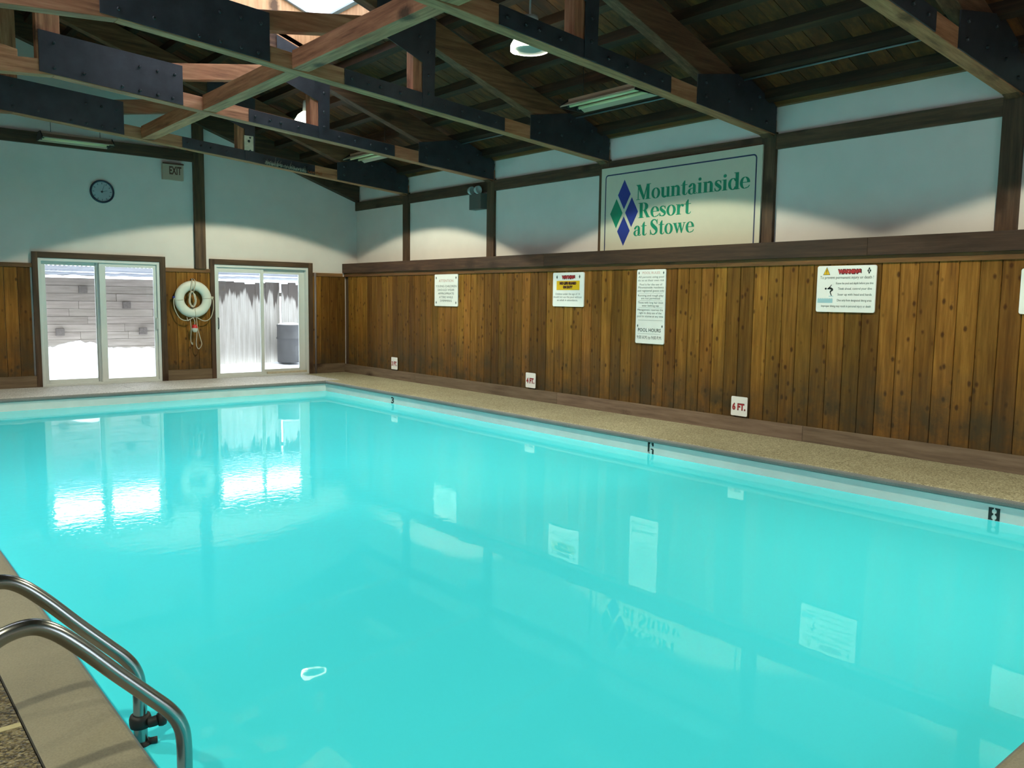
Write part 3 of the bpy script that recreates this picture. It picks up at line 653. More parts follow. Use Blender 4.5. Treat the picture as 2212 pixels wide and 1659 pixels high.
# ---------------------------------------------------------------- lamps
def make_lamp(x, y, label, tilt=0.0, z=4.055, power=1.0):
    L_ = empty('pendant_floodlight', (x, y, z)); tag(L_, label, 'lamp', 'round pendant floodlights')
    rot = Matrix.Rotation(tilt, 4, 'X')
    L_.rotation_euler = (tilt, 0, 0)
    def ad(o): o.parent = L_; return o
    ad(lathe('shade', [(0.195, -0.005), (0.198, 0.0), (0.196, 0.05), (0.15, 0.13), (0.10, 0.17), (0.085, 0.18), (0.075, 0.179), (0.09, 0.165), (0.14, 0.12), (0.188, 0.045)], 'glow', seg=40))
    ad(lathe('housing', [(0.0, 0.34), (0.08, 0.335), (0.085, 0.30), (0.085, 0.19), (0.07, 0.17), (0.0, 0.17)], 'lampbody', seg=24))
    ad(lathe('glowing_rim', [(0.178, -0.004), (0.196, -0.006), (0.196, 0.028), (0.186, 0.030), (0.180, 0.026)], 'glow', seg=40, close=True))
    ad(lathe('lens', [(0.0, 0.004), (0.1, 0.002), (0.179, 0.0), (0.179, 0.008), (0.0, 0.012)], 'lens', seg=32))
    vs, fs = [], []      # hot arc where the burner faces the rim
    for q in range(7):
        a = R(95+q*12); vs += [(0.172*math.cos(a), 0.172*math.sin(a), -0.007), (0.199*math.cos(a), 0.199*math.sin(a), -0.009), (0.1985*math.cos(a), 0.1985*math.sin(a), 0.04)]
    for q in range(6): fs += [(q*3, q*3+1, q*3+4, q*3+3), (q*3+1, q*3+2, q*3+5, q*3+4)]
    ad(link('bright_arc', mesh('bright_arc', vs, fs), 'hot'))
    tube_ = tube('stem', [(0, 0, 0.33), (0, 0, zd(-x)-z-0.02)], 0.012, 'lampbody'); ad(tube_)
    l = bpy.data.lights.new('floodlight', 'SPOT'); l.energy = LAMP_W*power; l.color = LAMP_COL
    l.spot_size = R(129); l.spot_blend = 0.06; l.shadow_soft_size = 0.07
    o = bpy.data.objects.new('floodlight', l); C.objects.link(o); o.parent = L_; o.location = (0, 0, -0.02)
    return L_
make_lamp(-2.64, -8.32, 'round pendant floodlight glowing above the resort sign bay')
make_lamp(-2.64, -3.30, 'round pendant floodlight glowing behind the rear truss posts', tilt=R(5.5), power=1.2)
make_lamp(-2.64, -13.3, 'round pendant floodlight over the near right corner of the pool')
for y, w in ((-3.3, 'far'), (-8.3, 'middle'), (-13.3, 'near')):
    make_lamp(-9.86, y, 'round pendant floodlight over the %s part of the left deck' % w)

# ---------------------------------------------------------------- fluorescent fixtures
def make_fixture(cx, cy, z, length, along, label):
    f = empty('fluorescent_fixture', (cx, cy, z)); tag(f, label, 'light fixture', 'unlit fluorescent strip fixtures')
    h = length/2
    prof = [(-0.20, 0.0), (-0.20, 0.015), (-0.07, 0.085), (-0.07, 0.115), (0.07, 0.115), (0.07, 0.085), (0.20, 0.015), (0.20, 0.0), (0.065, 0.068), (-0.065, 0.068)]
    pl = 'xz' if along == 'y' else 'yz'
    o = prism('reflector', prof, -h, h, 'fixture', f, pl); 
    for e in (-h-0.012, h):
        prism('end_cap', [(-0.20, -0.004), (-0.20, 0.02), (-0.07, 0.118), (0.07, 0.118), (0.20, 0.02), (0.20, -0.004)], e, e+0.012, 'fixdark', f, pl)
    for q in (-0.075, 0.075):
        a, b_ = ((q, -h+0.04, 0.03), (q, h-0.04, 0.03)) if along == 'y' else ((-h+0.04, q, 0.03), (h-0.04, q, 0.03))
        tube('tube_lamp', [a, b_], 0.019, 'tube', f, 12)
        for e in (a, b_):
            s_ = -1 if (e is a) else 1
            d_ = (0, 0.03*s_, 0) if along == 'y' else (0.03*s_, 0, 0)
            tube('lamp_holder', [e, tuple(e[i]+d_[i] for i in range(3))], 0.024, 'fixdark', f, 8)
    for e in (-h*0.7, h*0.7):
        p = (0, e) if along == 'y' else (e, 0)
        top = zd(min(-cx, WID+cx))-z-0.0
        if along == 'x': top = 0.6
        tube('hanger', [(p[0], p[1], 0.11), (p[0], p[1], min(top, 0.62))], 0.004, 'bolt', f, 6)
    return f
make_fixture(-1.36, -8.22, 3.76, 1.16, 'y', 'unlit fluorescent strip fixture hanging above the resort sign')
make_fixture(-1.38, -3.00, 3.76, 1.16, 'y', 'unlit fluorescent strip fixture hanging near the emergency light')
make_fixture(-5.22, -0.72, 3.79, 0.98, 'x', 'unlit fluorescent strip fixture in front of the clock wall beam')

# conduits under the roof
for yA, yB, lb in ((TY[4]+0.1, TY[3]-0.1, 'grey conduit along a purlin above the blank wall panel'), (TY[3]+0.1, TY[2]-0.1, 'grey conduit along a purlin above the resort sign'), (TY[2]+0.1, TY[1]-0.1, 'grey conduit along a purlin above the emergency light bay')):
    o = tube('roof_conduit', [(-0.662, yA, zd(0.662)-0.118), (-0.662, yB, zd(0.662)-0.118)], 0.011, 'steelpipe', None, 8); tag(o, lb, 'conduit', 'roof conduits')
# cover plate and fibres on the rear truss
yt = TY[0]-HW-0.022
jb = box('cover_plate', -3.075, -2.925, yt-0.012, yt, 3.80, 4.03, 'plate', None, 0.003); tag(jb, 'beige cover plate with a dark hole on the rear truss post', 'cover plate')
lathe('hole', [(0.0, 0.0135), (0.022, 0.0135), (0.022, 0.011), (0.0, 0.011)], 'black', (-3.0, yt, 3.945), 12, jb, 'y')
fib = []; fib2 = []
for i in range(230):
    s = random.uniform(1.98, 2.74); z0 = ct(s)-0.165+random.uniform(0.0, 0.03); yy = TY[0]-HW-0.004-random.uniform(0.012, 0.03)
    if s < 2.02: continue
    hh = random.uniform(0.015, 0.05)*(2.4 if random.random() < 0.06 else 1)
    fib.append(([(-s, yy, z0), (-s+random.uniform(-.012, .012), yy-0.008, z0+hh*.6), (-s+random.uniform(-.02, .02), yy-0.014, z0+hh)], 0.0022))
for i in range(60):
    s = random.uniform(1.72, 2.0); z0 = ct(s)-0.16+random.uniform(0, 0.02); yy = TY[0]-HW-random.uniform(0.016, 0.034); hh = random.uniform(0.01, 0.04)
    fib2.append(([(-s, yy, z0), (-s+random.uniform(-.02, .02), yy-0.008, z0+hh)], 0.003))
fo = tubes('frayed_fibres', fib, 'tinsel', None, 3); tag(fo, 'pale frayed fibres along the lower edge of the rear truss', 'fibres', kind='stuff')
fo2 = tubes('orange_fibres', fib2, 'tinselred', fo, 3)

# ---------------------------------------------------------------- resort sign with serif lettering
def stroke(pts, ws, n=7):
    P = catmull([(a, b_, w) for (a, b_), w in zip(pts, ws)], n); L_, R_ = [], []
    for i, p in enumerate(P):
        a = P[max(i-1, 0)]; b_ = P[min(i+1, len(P)-1)]; d = Vector((b_.x-a.x, b_.y-a.y)); d.normalize(); nrm = Vector((-d.y, d.x))
        L_.append((p.x+nrm.x*p.z/2, p.y+nrm.y*p.z/2)); R_.append((p.x-nrm.x*p.z/2, p.y-nrm.y*p.z/2))
    return [[L_[i], R_[i], R_[i+1], L_[i+1]] for i in range(len(P)-1)]
def ring(cx, cy, rx, ry, ix, iy, a0=0, a1=360, n=28):
    out = []
    for i in range(n):
        p, q = R(a0+(a1-a0)*i/n), R(a0+(a1-a0)*(i+1)/n)
        out.append([(cx+rx*math.cos(p), cy+ry*math.sin(p)), (cx+rx*math.cos(q), cy+ry*math.sin(q)), (cx+ix*math.cos(q), cy+iy*math.sin(q)), (cx+ix*math.cos(p), cy+iy*math.sin(p))])
    return out
def disc(cx, cy, r, n=14): return [[(cx+r*math.cos(2*math.pi*i/n), cy+r*math.sin(2*math.pi*i/n)) for i in range(n)]]
HL = 0.04
def rc(a, b_, c, d): return [rect(a, b_, c, d)]
G = {}
G['n'] = (0.82, rc(.1, .29, 0, .66)+rc(.02, .2, .62, .66)+rc(.02, .37, 0, HL)+rc(.52, .71, 0, .42)+rc(.44, .79, 0, HL)+ring(.48, .42, .23, .26, .04, .2, 0, 140, 14))
G['u'] = (0.82, [[(.82-a, .66-b_) for a, b_ in p] for p in rc(.1, .29, 0, .66)+rc(.02, .29, .62, .66)+rc(.1, .37, 0, HL)+rc(.52, .71, 0, .42)+rc(.52, .79, 0, HL)+ring(.48, .42, .23, .27, .04, .2, 0, 140, 14)])
G['o'] = (0.72, ring(.36, .33, .34, .35, .165, .31))
G['t'] = (0.50, rc(.12, .30, .14, .74)+[[(.12, .74), (.30, .74), (.30, .9), (.26, .9)]]+rc(.0, .47, .61, .655)+ring(.31, .15, .19, .165, .01, .11, 180, 300, 10)+stroke([(.37, .02), (.44, .06), (.48, .15)], [.04, .03, .02], 4))
G['a'] = (0.72, rc(.42, .60, .08, .46)+ring(.36, .46, .24, .22, .06, .18, 0, 165, 14)+disc(.165, .5, .075)+ring(.30, .18, .26, .2, .10, .16, 80, 290, 16)+[[(.3, .385), (.3, .345), (.46, .36), (.46, .40)], [(.34, .0), (.34, .03), (.46, .11), (.46, .06)]]+ring(.56, .1, .14, .11, .04, .06, 190, 300, 8)+stroke([(.6, .01), (.66, .03), (.7, .1)], [.03, .03, .02], 3))
G['i'] = (0.42, rc(.1, .29, 0, .66)+rc(.02, .2, .62, .66)+rc(.02, .37, 0, HL)+disc(.195, .87, .1))
def esses(k, w): 
    pts = [(.47, .50), (.40, .61), (.27, .645), (.14, .58), (.14, .46), (.27, .35), (.42, .24), (.44, .12), (.30, .02), (.14, .04), (.06, .17)]
    ws = [.03, .045, .06, .10, .17, .19, .18, .11, .06, .045, .03]
    return stroke([(a*w, b_*k) for a, b_ in pts], [q*min(k, 1.25) for q in ws])+[[(.46*w, .45*k), (.49*w, .45*k), (.49*w, .655*k), (.47*w, .655*k)], [(.05*w, .0), (.07*w, .0), (.075*w, .22*k), (.045*w, .22*k)]]
G['s'] = (0.56, esses(1.0, 1.0)); G['S'] = (0.80, esses(1.53, 1.38))
G['d'] = (0.80, ring(.34, .33, .32, .35, .15, .31, 30, 330, 24)+rc(.52, .71, 0, 1.0)+rc(.42, .6, .96, 1.0)+rc(.6, .79, 0, HL))
G['e'] = (0.68, ring(.35, .33, .33, .35, .155, .31, 0, 300, 26)+rc(.17, .68, .33, .375)+stroke([(.5, .03), (.6, .08), (.66, .18)], [.05, .04, .025], 4))
G['r'] = (0.62, rc(.1, .29, 0, .66)+rc(.02, .2, .62, .66)+rc(.02, .39, 0, HL)+disc(.5, .57, .085)+stroke([(.28, .42), (.36, .6), (.5, .645)], [.03, .05, .03], 5))
G['R'] = (0.98, rc(.12, .34, 0, 1)+rc(.02, .3, .96, 1)+rc(.02, .44, 0, HL)+rc(.3, .46, .96, 1)+rc(.3, .48, .47, .51)+ring(.44, .735, .34, .265, .11, .225, -90, 90, 14)+[[(.42, .49), (.62, .5), (.86, .08), (.66, .06)], [(.66, .06), (.86, .08), (.97, .0), (.68, .0)]])
G['M'] = (1.28, rc(.15, .195, 0, 1)+rc(.02, .33, 0, HL)+[[(.06, 1), (.33, 1), (.70, .16), (.60, 0)]]+[[(.60, 0), (.68, 0), (.95, 1), (.9, 1)]]+rc(.02, .2, .96, 1)+rc(.88, 1.1, 0, 1)+rc(.8, 1.22, 0, HL)+rc(1.0, 1.22, .96, 1))
G['w'] = (1.06, [[(.06, .66), (.25, .66), (.43, .14), (.35, 0)], [(.35, 0), (.39, 0), (.58, .62), (.54, .62)], [(.46, .66), (.65, .66), (.79, .14), (.71, 0)], [(.71, 0), (.75, 0), (.97, .66), (.93, .66)]]+rc(0, .34, .625, .66)+rc(.42, .7, .625, .66)+rc(.84, 1.06, .625, .66))
G[' '] = (0.26, [])
def serif(s, cap, x0, x1, y):
    out = []; cur = 0.0
    for ch in s:
        w, polys = G[ch]
        out.append([[(a+cur+q_, b_) for a, b_ in p] for p in polys for q_ in (-0.016, 0.016)]); cur += w
    k = (x1-x0)/cur
    return [[[(x0+a*k, y+b_*cap) for a, b_ in p] for p in gl_] for gl_ in out]
YS = -6.864
sg = box('resort_sign', -0.030, -0.006, -9.403, YS, 2.168, 3.298, 'board', None, 0.003)
tag(sg, 'large cream board sign reading Mountainside Resort at Stowe with blue and green diamonds', 'sign')
fo_ = dict(fr=RW, org=(-0.030, YS, 0))
for wd, a_, b_, z_ in (('Mountainside', 0.640, 2.385, 2.826), ('Resort', 0.685, 1.548, 2.589), ('at Stowe', 0.605, 1.602, 2.360)):
    for polys_ in serif(wd, 0.196, a_, b_, z_):
        if polys_: flat('letter', polys_, 'green', sg, 0.0015, **fo_)
dx = 0.428
for a_, b_ in ((dx, 2.917), (dx, 2.435), (0.565, 2.676)): flat('blue_diamond', [rhomb(a_, b_, .114, .197)], 'blue', sg, 0.0015, **fo_)
flat('green_diamond', [rhomb(0.291, 2.676, .114, .197)], 'green', sg, 0.0015, **fo_)
o1 = rrect(0.076, 2.471, 2.05, 3.205, 0.05); o2 = rrect(0.093, 2.454, 2.07, 3.188, 0.035)
bpol = []
for i in range(len(o1)):
    q = [o1[i], o1[(i+1) % len(o1)], o2[(i+1) % len(o2)], o2[i]]
    if min(b_ for a, b_ in q) < 2.1: q = [(a, max(b_, 2.17)) for a, b_ in q]
    if max(b_ for a, b_ in q)-min(b_ for a, b_ in q) > 1e-4: bpol.append(q)
flat('border_line', bpol, 'navy', sg, 0.0015, **fo_)

# ---------------------------------------------------------------- notices on the wainscot
XN = -0.262
def notice(name, y0, y1, z0, z1, label, cat='sign', group=None, t=0.006, r=0.02):
    pts = rrect(min(y0, y1), max(y0, y1), z0, z1, r, 4)
    xb = -0.2465 if z0 > 0.5 else -0.271
    o = prism(name, pts, XN if z0 > 0.5 else -0.278, xb, 'sign', None, 'yz')
    tag(o, label, cat, group); return o, dict(fr=RW, org=(XN if z0 > 0.5 else -0.278, max(y0, y1), z0))
def small_logo(cx, cy, a): 
    b_ = a*1.75; return [rhomb(cx, cy+b_*.56, a*.46, b_*.46), rhomb(cx, cy-b_*.56, a*.46, b_*.46), rhomb(cx-a*.56, cy, a*.46, b_*.46), rhomb(cx+a*.56, cy, a*.46, b_*.46)]
# attention notice (0.665 x 0.535)
o, f = notice('attention_notice', -3.185, -3.855, 1.374, 1.908, 'white notice headed ATTENTION, leftmost on the plank wall')
w = 0.67
flat('heading', text_polys('ATTENTION', 0.062, w/2, 0.405, width=0.42), 'ltred', o, 0.0015, **f)
tx = []
for s_, zz, ww in (('YOUNG CHILDREN', 0.318, 0.60), ('SHOULD WEAR', 0.256, 0.48), ('APPROPRIATE', 0.196, 0.46), ('ATTIRE WHILE', 0.134, 0.40), ('SWIMMING', 0.074, 0.34)): tx += text_polys(s_, 0.05, w/2, zz, width=ww)
flat('lettering', tx, 'ink', o, 0.0015, **f)
flat('corner_marks', [p for a in (0.05, w-0.05) for b_ in (0.06, 0.475) for p in [rhomb(a, b_, 0.016, 0.028)]], 'ink', o, 0.0015, **f)
# lifeguard notice
o, f = notice('lifeguard_notice', -6.168, -6.796, 1.410, 1.889, 'white notice with a yellow NO LIFE GUARD ON DUTY panel')
w = 0.628
flat('heading_shadow', text_polys('WARNING', 0.062, w/2+0.004, 0.391, width=0.275, bold=0.008), 'maroon', o, 0.0012, **f)
flat('heading', text_polys('WARNING', 0.056, w/2, 0.396, width=0.262, bold=0.003), 'red', o, 0.002, **f)
flat('yellow_panel', [rect(0.078, 0.545, 0.232, 0.362)], 'yellow', o, 0.0015, **f)
flat('panel_text', text_polys('NO LIFE GUARD', 0.046, 0.312, 0.312, width=0.34, bold=0.005)+text_polys('ON DUTY', 0.046, 0.312, 0.258, width=0.20, bold=0.005), 'maroon', o, 0.003, **f)
tx = []
for s_, zz, ww in (('Children under the age of 14', 0.165, 0.50), ('should not use the pool without', 0.122, 0.575), ('an adult in attendance.', 0.078, 0.42)): tx += text_polys(s_, 0.038, w/2-0.01, zz, width=ww)
flat('lettering', tx, 'ink', o, 0.0015, **f)
flat('corner_marks', [rhomb(0.085, 0.415, 0.016, 0.03), rhomb(w-0.085, 0.418, 0.016, 0.03)], 'ink', o, 0.0015, **f)
# rules notice
o, f = notice('rules_notice', -7.763, -8.238, 0.958, 1.902, 'tall narrow white POOL RULES notice with pool hours below')
w = 0.475
flat('heading', text_polys('POOL RULES', 0.042, w/2, 0.888, width=0.29), 'ltred', o, 0.0015, **f)
tx = []
for s_, zz, ww in (('All persons using pool', .838, .42), ('do so at their own risk', .795, .43), ('Pool is for the use of', .742, .37), ('Mountainside residents', .705, .42), ('and registered guests only', .663, .44),
                   ('Running and rough play', .602, .42), ('are not permitted', .566, .31), ('Those with long hair must', .512, .42), ('wear bathing cap', .474, .28),
                   ('Management reserves the', .420, .42), ('right to deny use of the', .380, .37), ('pool to anyone at any time', .338, .43)): tx += text_polys(s_, 0.036, w/2, zz, width=ww)
tx += [rect(0.04, w-0.03, .298, .3005)]+[rect(0.04, w-0.04, q, q+.002) for q in (.643, .547, .458)]+[rect(0.04, w-0.06, .125, .127)]
flat('lettering', tx, 'ink', o, 0.0015, **f)
flat('hours_text', text_polys('POOL HOURS', 0.062, w/2-0.005, 0.152, width=0.38, bold=0.001)+text_polys('9:00 A.M. to 9:00 P.M.', 0.062, w/2-0.005, 0.058, width=0.41), 'ink', o, 0.0018, **f)
flat('corner_marks', [rhomb(a, b_, 0.011, 0.022) for a, b_ in ((0.035, 0.90), (w-0.035, 0.90), (0.035, 0.225), (w-0.035, 0.225))], 'ink', o, 0.0015, **f)
# diving notice
o, f = notice('diving_notice', -10.291, -10.930, 1.411, 1.891, 'wide white WARNING notice with black diver and yellow triangle')
w = 0.639
flat('triangle_border', [[(0.065, 0.385), (0.145, 0.385), (0.105, 0.468)]], 'navy', o, 0.0012, **f)
flat('triangle', [[(0.071, 0.389), (0.139, 0.389), (0.105, 0.459)]], 'yellow', o, 0.0018, **f)
flat('exclamation', [rect(0.1015, 0.1085, 0.412, 0.442), rect(0.1015, 0.1085, 0.398, 0.405)], 'black', o, 0.0024, **f)
flat('heading_shadow', text_polys('WARNING', 0.058, 0.357, 0.398, width=0.258, bold=0.008), 'maroon', o, 0.0012, **f)
flat('heading', text_polys('WARNING', 0.05, 0.353, 0.402, width=0.245, bold=0.004), 'red', o, 0.002, **f)
flat('diamonds', small_logo(0.565, 0.424, 0.02), 'black', o, 0.0015, **f)
tx = text_polys('To prevent permanent injury or death !', 0.043, 0.325, 0.345, width=0.58)
for s_, zz, cx, ww in (('Know the pool and depth before you dive', .288, .415, .40), ('Think ahead, control your dive', .232, .42, .365), ('Steer up with head and hands', .172, .42, .365), ('Dive only from designated diving areas', .112, .42, .37), ('Improper diving may result in personal injury or death', .052, .33, .54)):
    tx += text_polys(s_, 0.033, cx, zz, width=ww)
flat('lettering', tx, 'ink', o, 0.0015, **f)
div = disc(0.103, 0.243, 0.011)+stroke([(0.122, 0.24), (0.15, 0.247), (0.172, 0.24)], [.01, .022, .02], 4)+stroke([(0.125, 0.242), (0.15, 0.262), (0.168, 0.285)], [.009, .009, .005], 4)+stroke([(0.17, 0.243), (0.178, 0.23), (0.158, 0.215), (0.158, 0.197), (0.172, 0.168)], [.02, .017, .015, .011, .008], 4)
flat('diver', div, 'black', o, 0.0018, **f)
flat('water_mark', [rect(0.015, 0.185, 0.095, 0.135)]+[[(0.015+i*.0213, .135), (0.015+(i+1)*.0213, .135), (0.015+(i+.5)*.0213, .146)] for i in range(8)]+[rect(0.14, 0.19, 0.162, 0.168)], 'ltblue', o, 0.0015, **f)
# partly visible notice at the picture edge
o, f = notice('edge_notice', -12.24, -12.86, 1.428, 1.828, 'white notice cut off by the right picture edge')
for nm, ya, yb, n_ in (('3', -1.81, -2.017, 'far'), ('4', -5.619, -5.838, 'mid'), ('6', -9.287, -9.505, 'near')):
    o, f = notice('depth_sign', ya, yb, 0.188, 0.412, {'3': 'small white 3 FT. depth sign, the one closest to the wall corner', '4': 'small white 4 FT. depth sign low on the planks left of the lifeguard notice', '6': 'small white 6 FT. depth sign, the largest, right of the tall rules notice'}[nm], 'sign', 'depth signs on the base board', r=0.014)
    flat('lettering_shadow', text_polys(nm+' FT.', 0.105, 0.107, 0.070, width=0.182, bold=0.006), 'maroon', o, 0.0012, **f)
    flat('lettering', text_polys(nm+' FT.', 0.098, 0.106, 0.073, width=0.174, bold=0.002), 'red', o, 0.002, **f)
    bk = [(-0.272, -0.2435, max(ya, yb)-0.17, max(ya, yb)-0.05, 0.25, 0.36)]
    boxes('standoff', bk, 'trimz', o)

# ---------------------------------------------------------------- emergency light
em = box('emergency_light', -0.095, 0.038, -4.235, -3.925, 2.955, 3.205, 'ebox', None, 0.006); tag(em, 'grey emergency light box with two round heads on the right wall', 'emergency light')
for yy, xx in ((-3.965, -0.085), (-4.14, -0.085)):
    lathe('lamp_head', [(0.0, -0.055), (0.045, -0.05), (0.065, -0.01), (0.067, 0.03), (0.058, 0.035), (0.05, 0.02), (0.0, 0.012)], 'ehead', (xx, yy, 3.262), 20, em, 'y')
    tube('bracket', [(-0.045, yy, 3.20), (-0.06, yy, 3.25)], 0.012, 'ebox', em, 8)

# ---------------------------------------------------------------- clock and exit sign on the back wall
ck = empty('wall_clock', (-4.694, 0.02, 3.178)); tag(ck, 'round wall clock with dark blue rim and pale face', 'clock')
lathe('rim', [(0.162, 0.0), (0.186, 0.0), (0.188, 0.022), (0.178, 0.036), (0.160, 0.030), (0.158, 0.012)], 'clockrim', (0, 0, 0), 40, ck, 'y', close=True)
lathe('face', [(0.0, 0.012), (0.160, 0.012)], 'clockface', (0, 0, 0), 40, ck, 'y')
T0 = dict(fr=BW, org=(0, -0.0125, 0))
marks = []
for i in range(12):
    a = math.pi*i/6; c_, s_ = math.cos(a), math.sin(a); r0, r1, hw = (0.118, 0.146, 0.005)
    marks.append([(r0*s_-hw*c_, r0*c_+hw*s_), (r0*s_+hw*c_, r0*c_-hw*s_), (r1*s_+hw*c_, r1*c_-hw*s_), (r1*s_-hw*c_, r1*c_+hw*s_)])
flat('hour_marks', marks, 'clockink', ck, 0.001, **T0)
def hand(a, ln, hw): 
    c_, s_ = math.cos(a), math.sin(a); return [(-hw*c_-.02*s_, hw*s_-.02*c_), (hw*c_-.02*s_, -hw*s_-.02*c_), (ln*s_+hw*.4*c_, ln*c_-hw*.4*s_), (ln*s_-hw*.4*c_, ln*c_+hw*.4*s_)]
flat('hands', [hand(R(75), 0.085, 0.006), hand(R(18), 0.13, 0.005)]+disc(0, 0, 0.016), 'clockink', ck, 0.003, **T0)
ex = box('exit_sign', -3.738, -3.388, -0.055, 0.018, 3.475, 3.755, 'exit', None, 0.004); tag(ex, 'beige EXIT sign hung below the dark wall beam', 'exit sign')
flat('lettering', text_polys('EXIT', 0.185, 0.212, 0.098, width=0.205, bold=0.006), 'exittxt', ex, 0.0015, BW, (-3.738, -0.055, 3.475))
box('hood', -3.738, -3.388, -0.075, -0.056, 3.735, 3.758, 'exittxt', ex)

# ---------------------------------------------------------------- life ring
lr = empty('life_ring', (-3.285, -0.075, 1.432)); tag(lr, 'white life ring with rope hung on planks between the doors', 'life ring')
R0, R1 = 0.242, 0.084
prof_ = [(R0+R1*math.cos(2*math.pi*i/14), 0.062*math.sin(2*math.pi*i/14)) for i in range(14)]
lathe('ring', prof_, 'ring', (0, 0, 0), 48, lr, 'y', close=True)
for a in (0, 90, 180, 270):
    A = R(a+4); pts = []
    for i in range(17):
        q = 2*math.pi*i/16; rr = R0+(R1+0.003)*math.cos(q); pts.append((rr*math.cos(A), -0.0655*math.sin(q), rr*math.sin(A)))
    tube('band', pts, 0.004, 'rope', lr, 6)
def rp(pts, r=0.0075, nm='grab_rope', m='rope', n=6): return tube(nm, catmull(pts, n), r, m, lr, 6)
rp([(-0.325, -0.02, 0.02), (-0.345, -0.03, -0.03), (-0.33, -0.03, -0.17), (-0.25, -0.03, -0.33), (-0.14, -0.04, -0.375), (-0.02, -0.05, -0.325)])
rp([(0.325, -0.02, 0.02), (0.345, -0.03, -0.02), (0.345, -0.03, -0.17), (0.29, -0.03, -0.33), (0.18, -0.04, -0.385), (0.04, -0.05, -0.325)])
for s_ in (-1, 1): lathe('rope_lug', [(0, -0.02), (0.02, -0.018), (0.022, 0.018), (0, 0.02)], 'bluetab' if s_ < 0 else 'rope', (0.335*s_, -0.01, 0.03), 10, lr, 'x')
coil = []
for i in range(60):
    a = 2*math.pi*i/10; coil.append((-0.035+(0.05+0.02*math.sin(i*0.7))*math.cos(a), -0.03-0.0008*i+0.012*math.sin(i), 0.0+(0.13+0.015*math.cos(i*1.3))*math.sin(a)))
tube('rope_coil', catmull(coil, 2), 0.009, 'rope', lr, 6)
rp([(-0.06, -0.06, 0.13), (-0.05, -0.07, 0.25), (-0.02, -0.03, 0.34), (0.0, 0.03, 0.36), (0.03, -0.03, 0.33), (0.02, -0.07, 0.25), (-0.01, -0.06, 0.13)], 0.008, 'hanging_rope')
tube('hook', catmull([(-0.01, 0.07, 0.35), (-0.01, 0.0, 0.335), (-0.01, -0.03, 0.36)], 4), 0.009, 'bolt', lr, 6)
rp([(-0.13, -0.05, -0.32), (-0.12, -0.06, -0.38), (-0.08, -0.06, -0.36), (-0.07, -0.06, -0.55), (-0.075, -0.05, -0.74), (-0.045, -0.05, -0.80), (-0.05, -0.05, -0.76)], 0.0065, 'hanging_rope')
rp([(0.03, -0.05, -0.32), (0.04, -0.06, -0.48), (0.03, -0.06, -0.62), (0.02, -0.05, -0.80), (0.06, -0.05, -0.88), (0.115, -0.05, -0.80), (0.09, -0.05, -0.68), (0.055, -0.06, -0.55), (0.035, -0.06, -0.45)], 0.0065, 'hanging_rope')
rp([(-0.02, -0.05, -0.33), (0.0, -0.06, -0.40), (-0.01, -0.06, -0.46)], 0.0065, 'hanging_rope')
fb = lathe('float_ball', [(0.0, -0.075), (0.03, -0.068), (0.047, -0.035), (0.05, 0.0), (0.05, 0.002)], 'ring', (-0.005, -0.06, -0.51), 18, lr)
lathe('red_half', [(0.05, 0.002), (0.047, 0.03), (0.03, 0.06), (0.0, 0.068)], 'floatred', (-0.005, -0.06, -0.51), 18, fb)

# ---------------------------------------------------------------- pool ladder
ld = empty('pool_ladder', (-8.19, -12.1, 0)); tag(ld, 'polished steel pool ladder with two arched rails at left edge', 'ladder')
path = [(-8.195, 0.0), (-8.195, 0.2), (-8.19, 0.36), (-8.155, 0.455), (-8.09, 0.512), (-8.015, 0.528), (-7.955, 0.503), (-7.88, 0.432), (-7.785, 0.325), (-7.69, 0.222), (-7.63, 0.155), (-7.598, 0.10), (-7.585, 0.03), (-7.585, -0.15), (-7.585, -0.6), (-7.585, -1.3)]
for yy in (-11.85, -12.34):
    o = tube('rail', catmull([(a, yy, z) for a, z in path], 6), 0.0245, 'chrome', ld, 20); o.matrix_parent_inverse = Matrix.Translation(ld.location).inverted()
    o = lathe('deck_flange', [(0.025, 0.03), (0.05, 0.012), (0.055, 0.0), (0.025, 0.0)], 'chrome', (-8.195, yy, 0.001), 20, ld); o.matrix_parent_inverse = Matrix.Translation(ld.location).inverted()
for z in (-0.42, -0.72, -1.02):
    o = box('tread', -7.63, -7.54, -12.315, -11.875, z-0.02, z, 'chrome', ld, 0.004); o.matrix_parent_inverse = Matrix.Translation(ld.location).inverted()
def LP(o): o.parent = ld; o.matrix_parent_inverse = Matrix.Translation(ld.location).inverted(); return o
cl = LP(lathe('clamp_collar', [(0.025, -0.024), (0.036, -0.022), (0.039, -0.008), (0.039, 0.01), (0.035, 0.022), (0.025, 0.024)], 'rubber', (-7.585, -11.85, -0.098), 18))
tube('knob', catmull([(-7.565, -11.885, -0.098), (-7.55, -11.893, -0.095), (-7.535, -11.9, -0.09)], 4), 0.019, 'rubber', cl, 12)
lathe('knob_head', [(0, -0.014), (0.024, -0.012), (0.027, 0.0), (0.024, 0.012), (0, 0.014)], 'rubber', (-7.525, -11.905, -0.088), 14, cl, 'x')
cl2 = LP(lathe('clamp_collar', [(0.025, -0.012), (0.037, -0.010), (0.037, 0.010), (0.025, 0.012)], 'rubber', (-7.585, -11.85, -0.19), 18))
tube('knob', [(-7.56, -11.87, -0.178), (-7.535, -11.88, -0.176)], 0.012, 'rubber', cl2, 10)

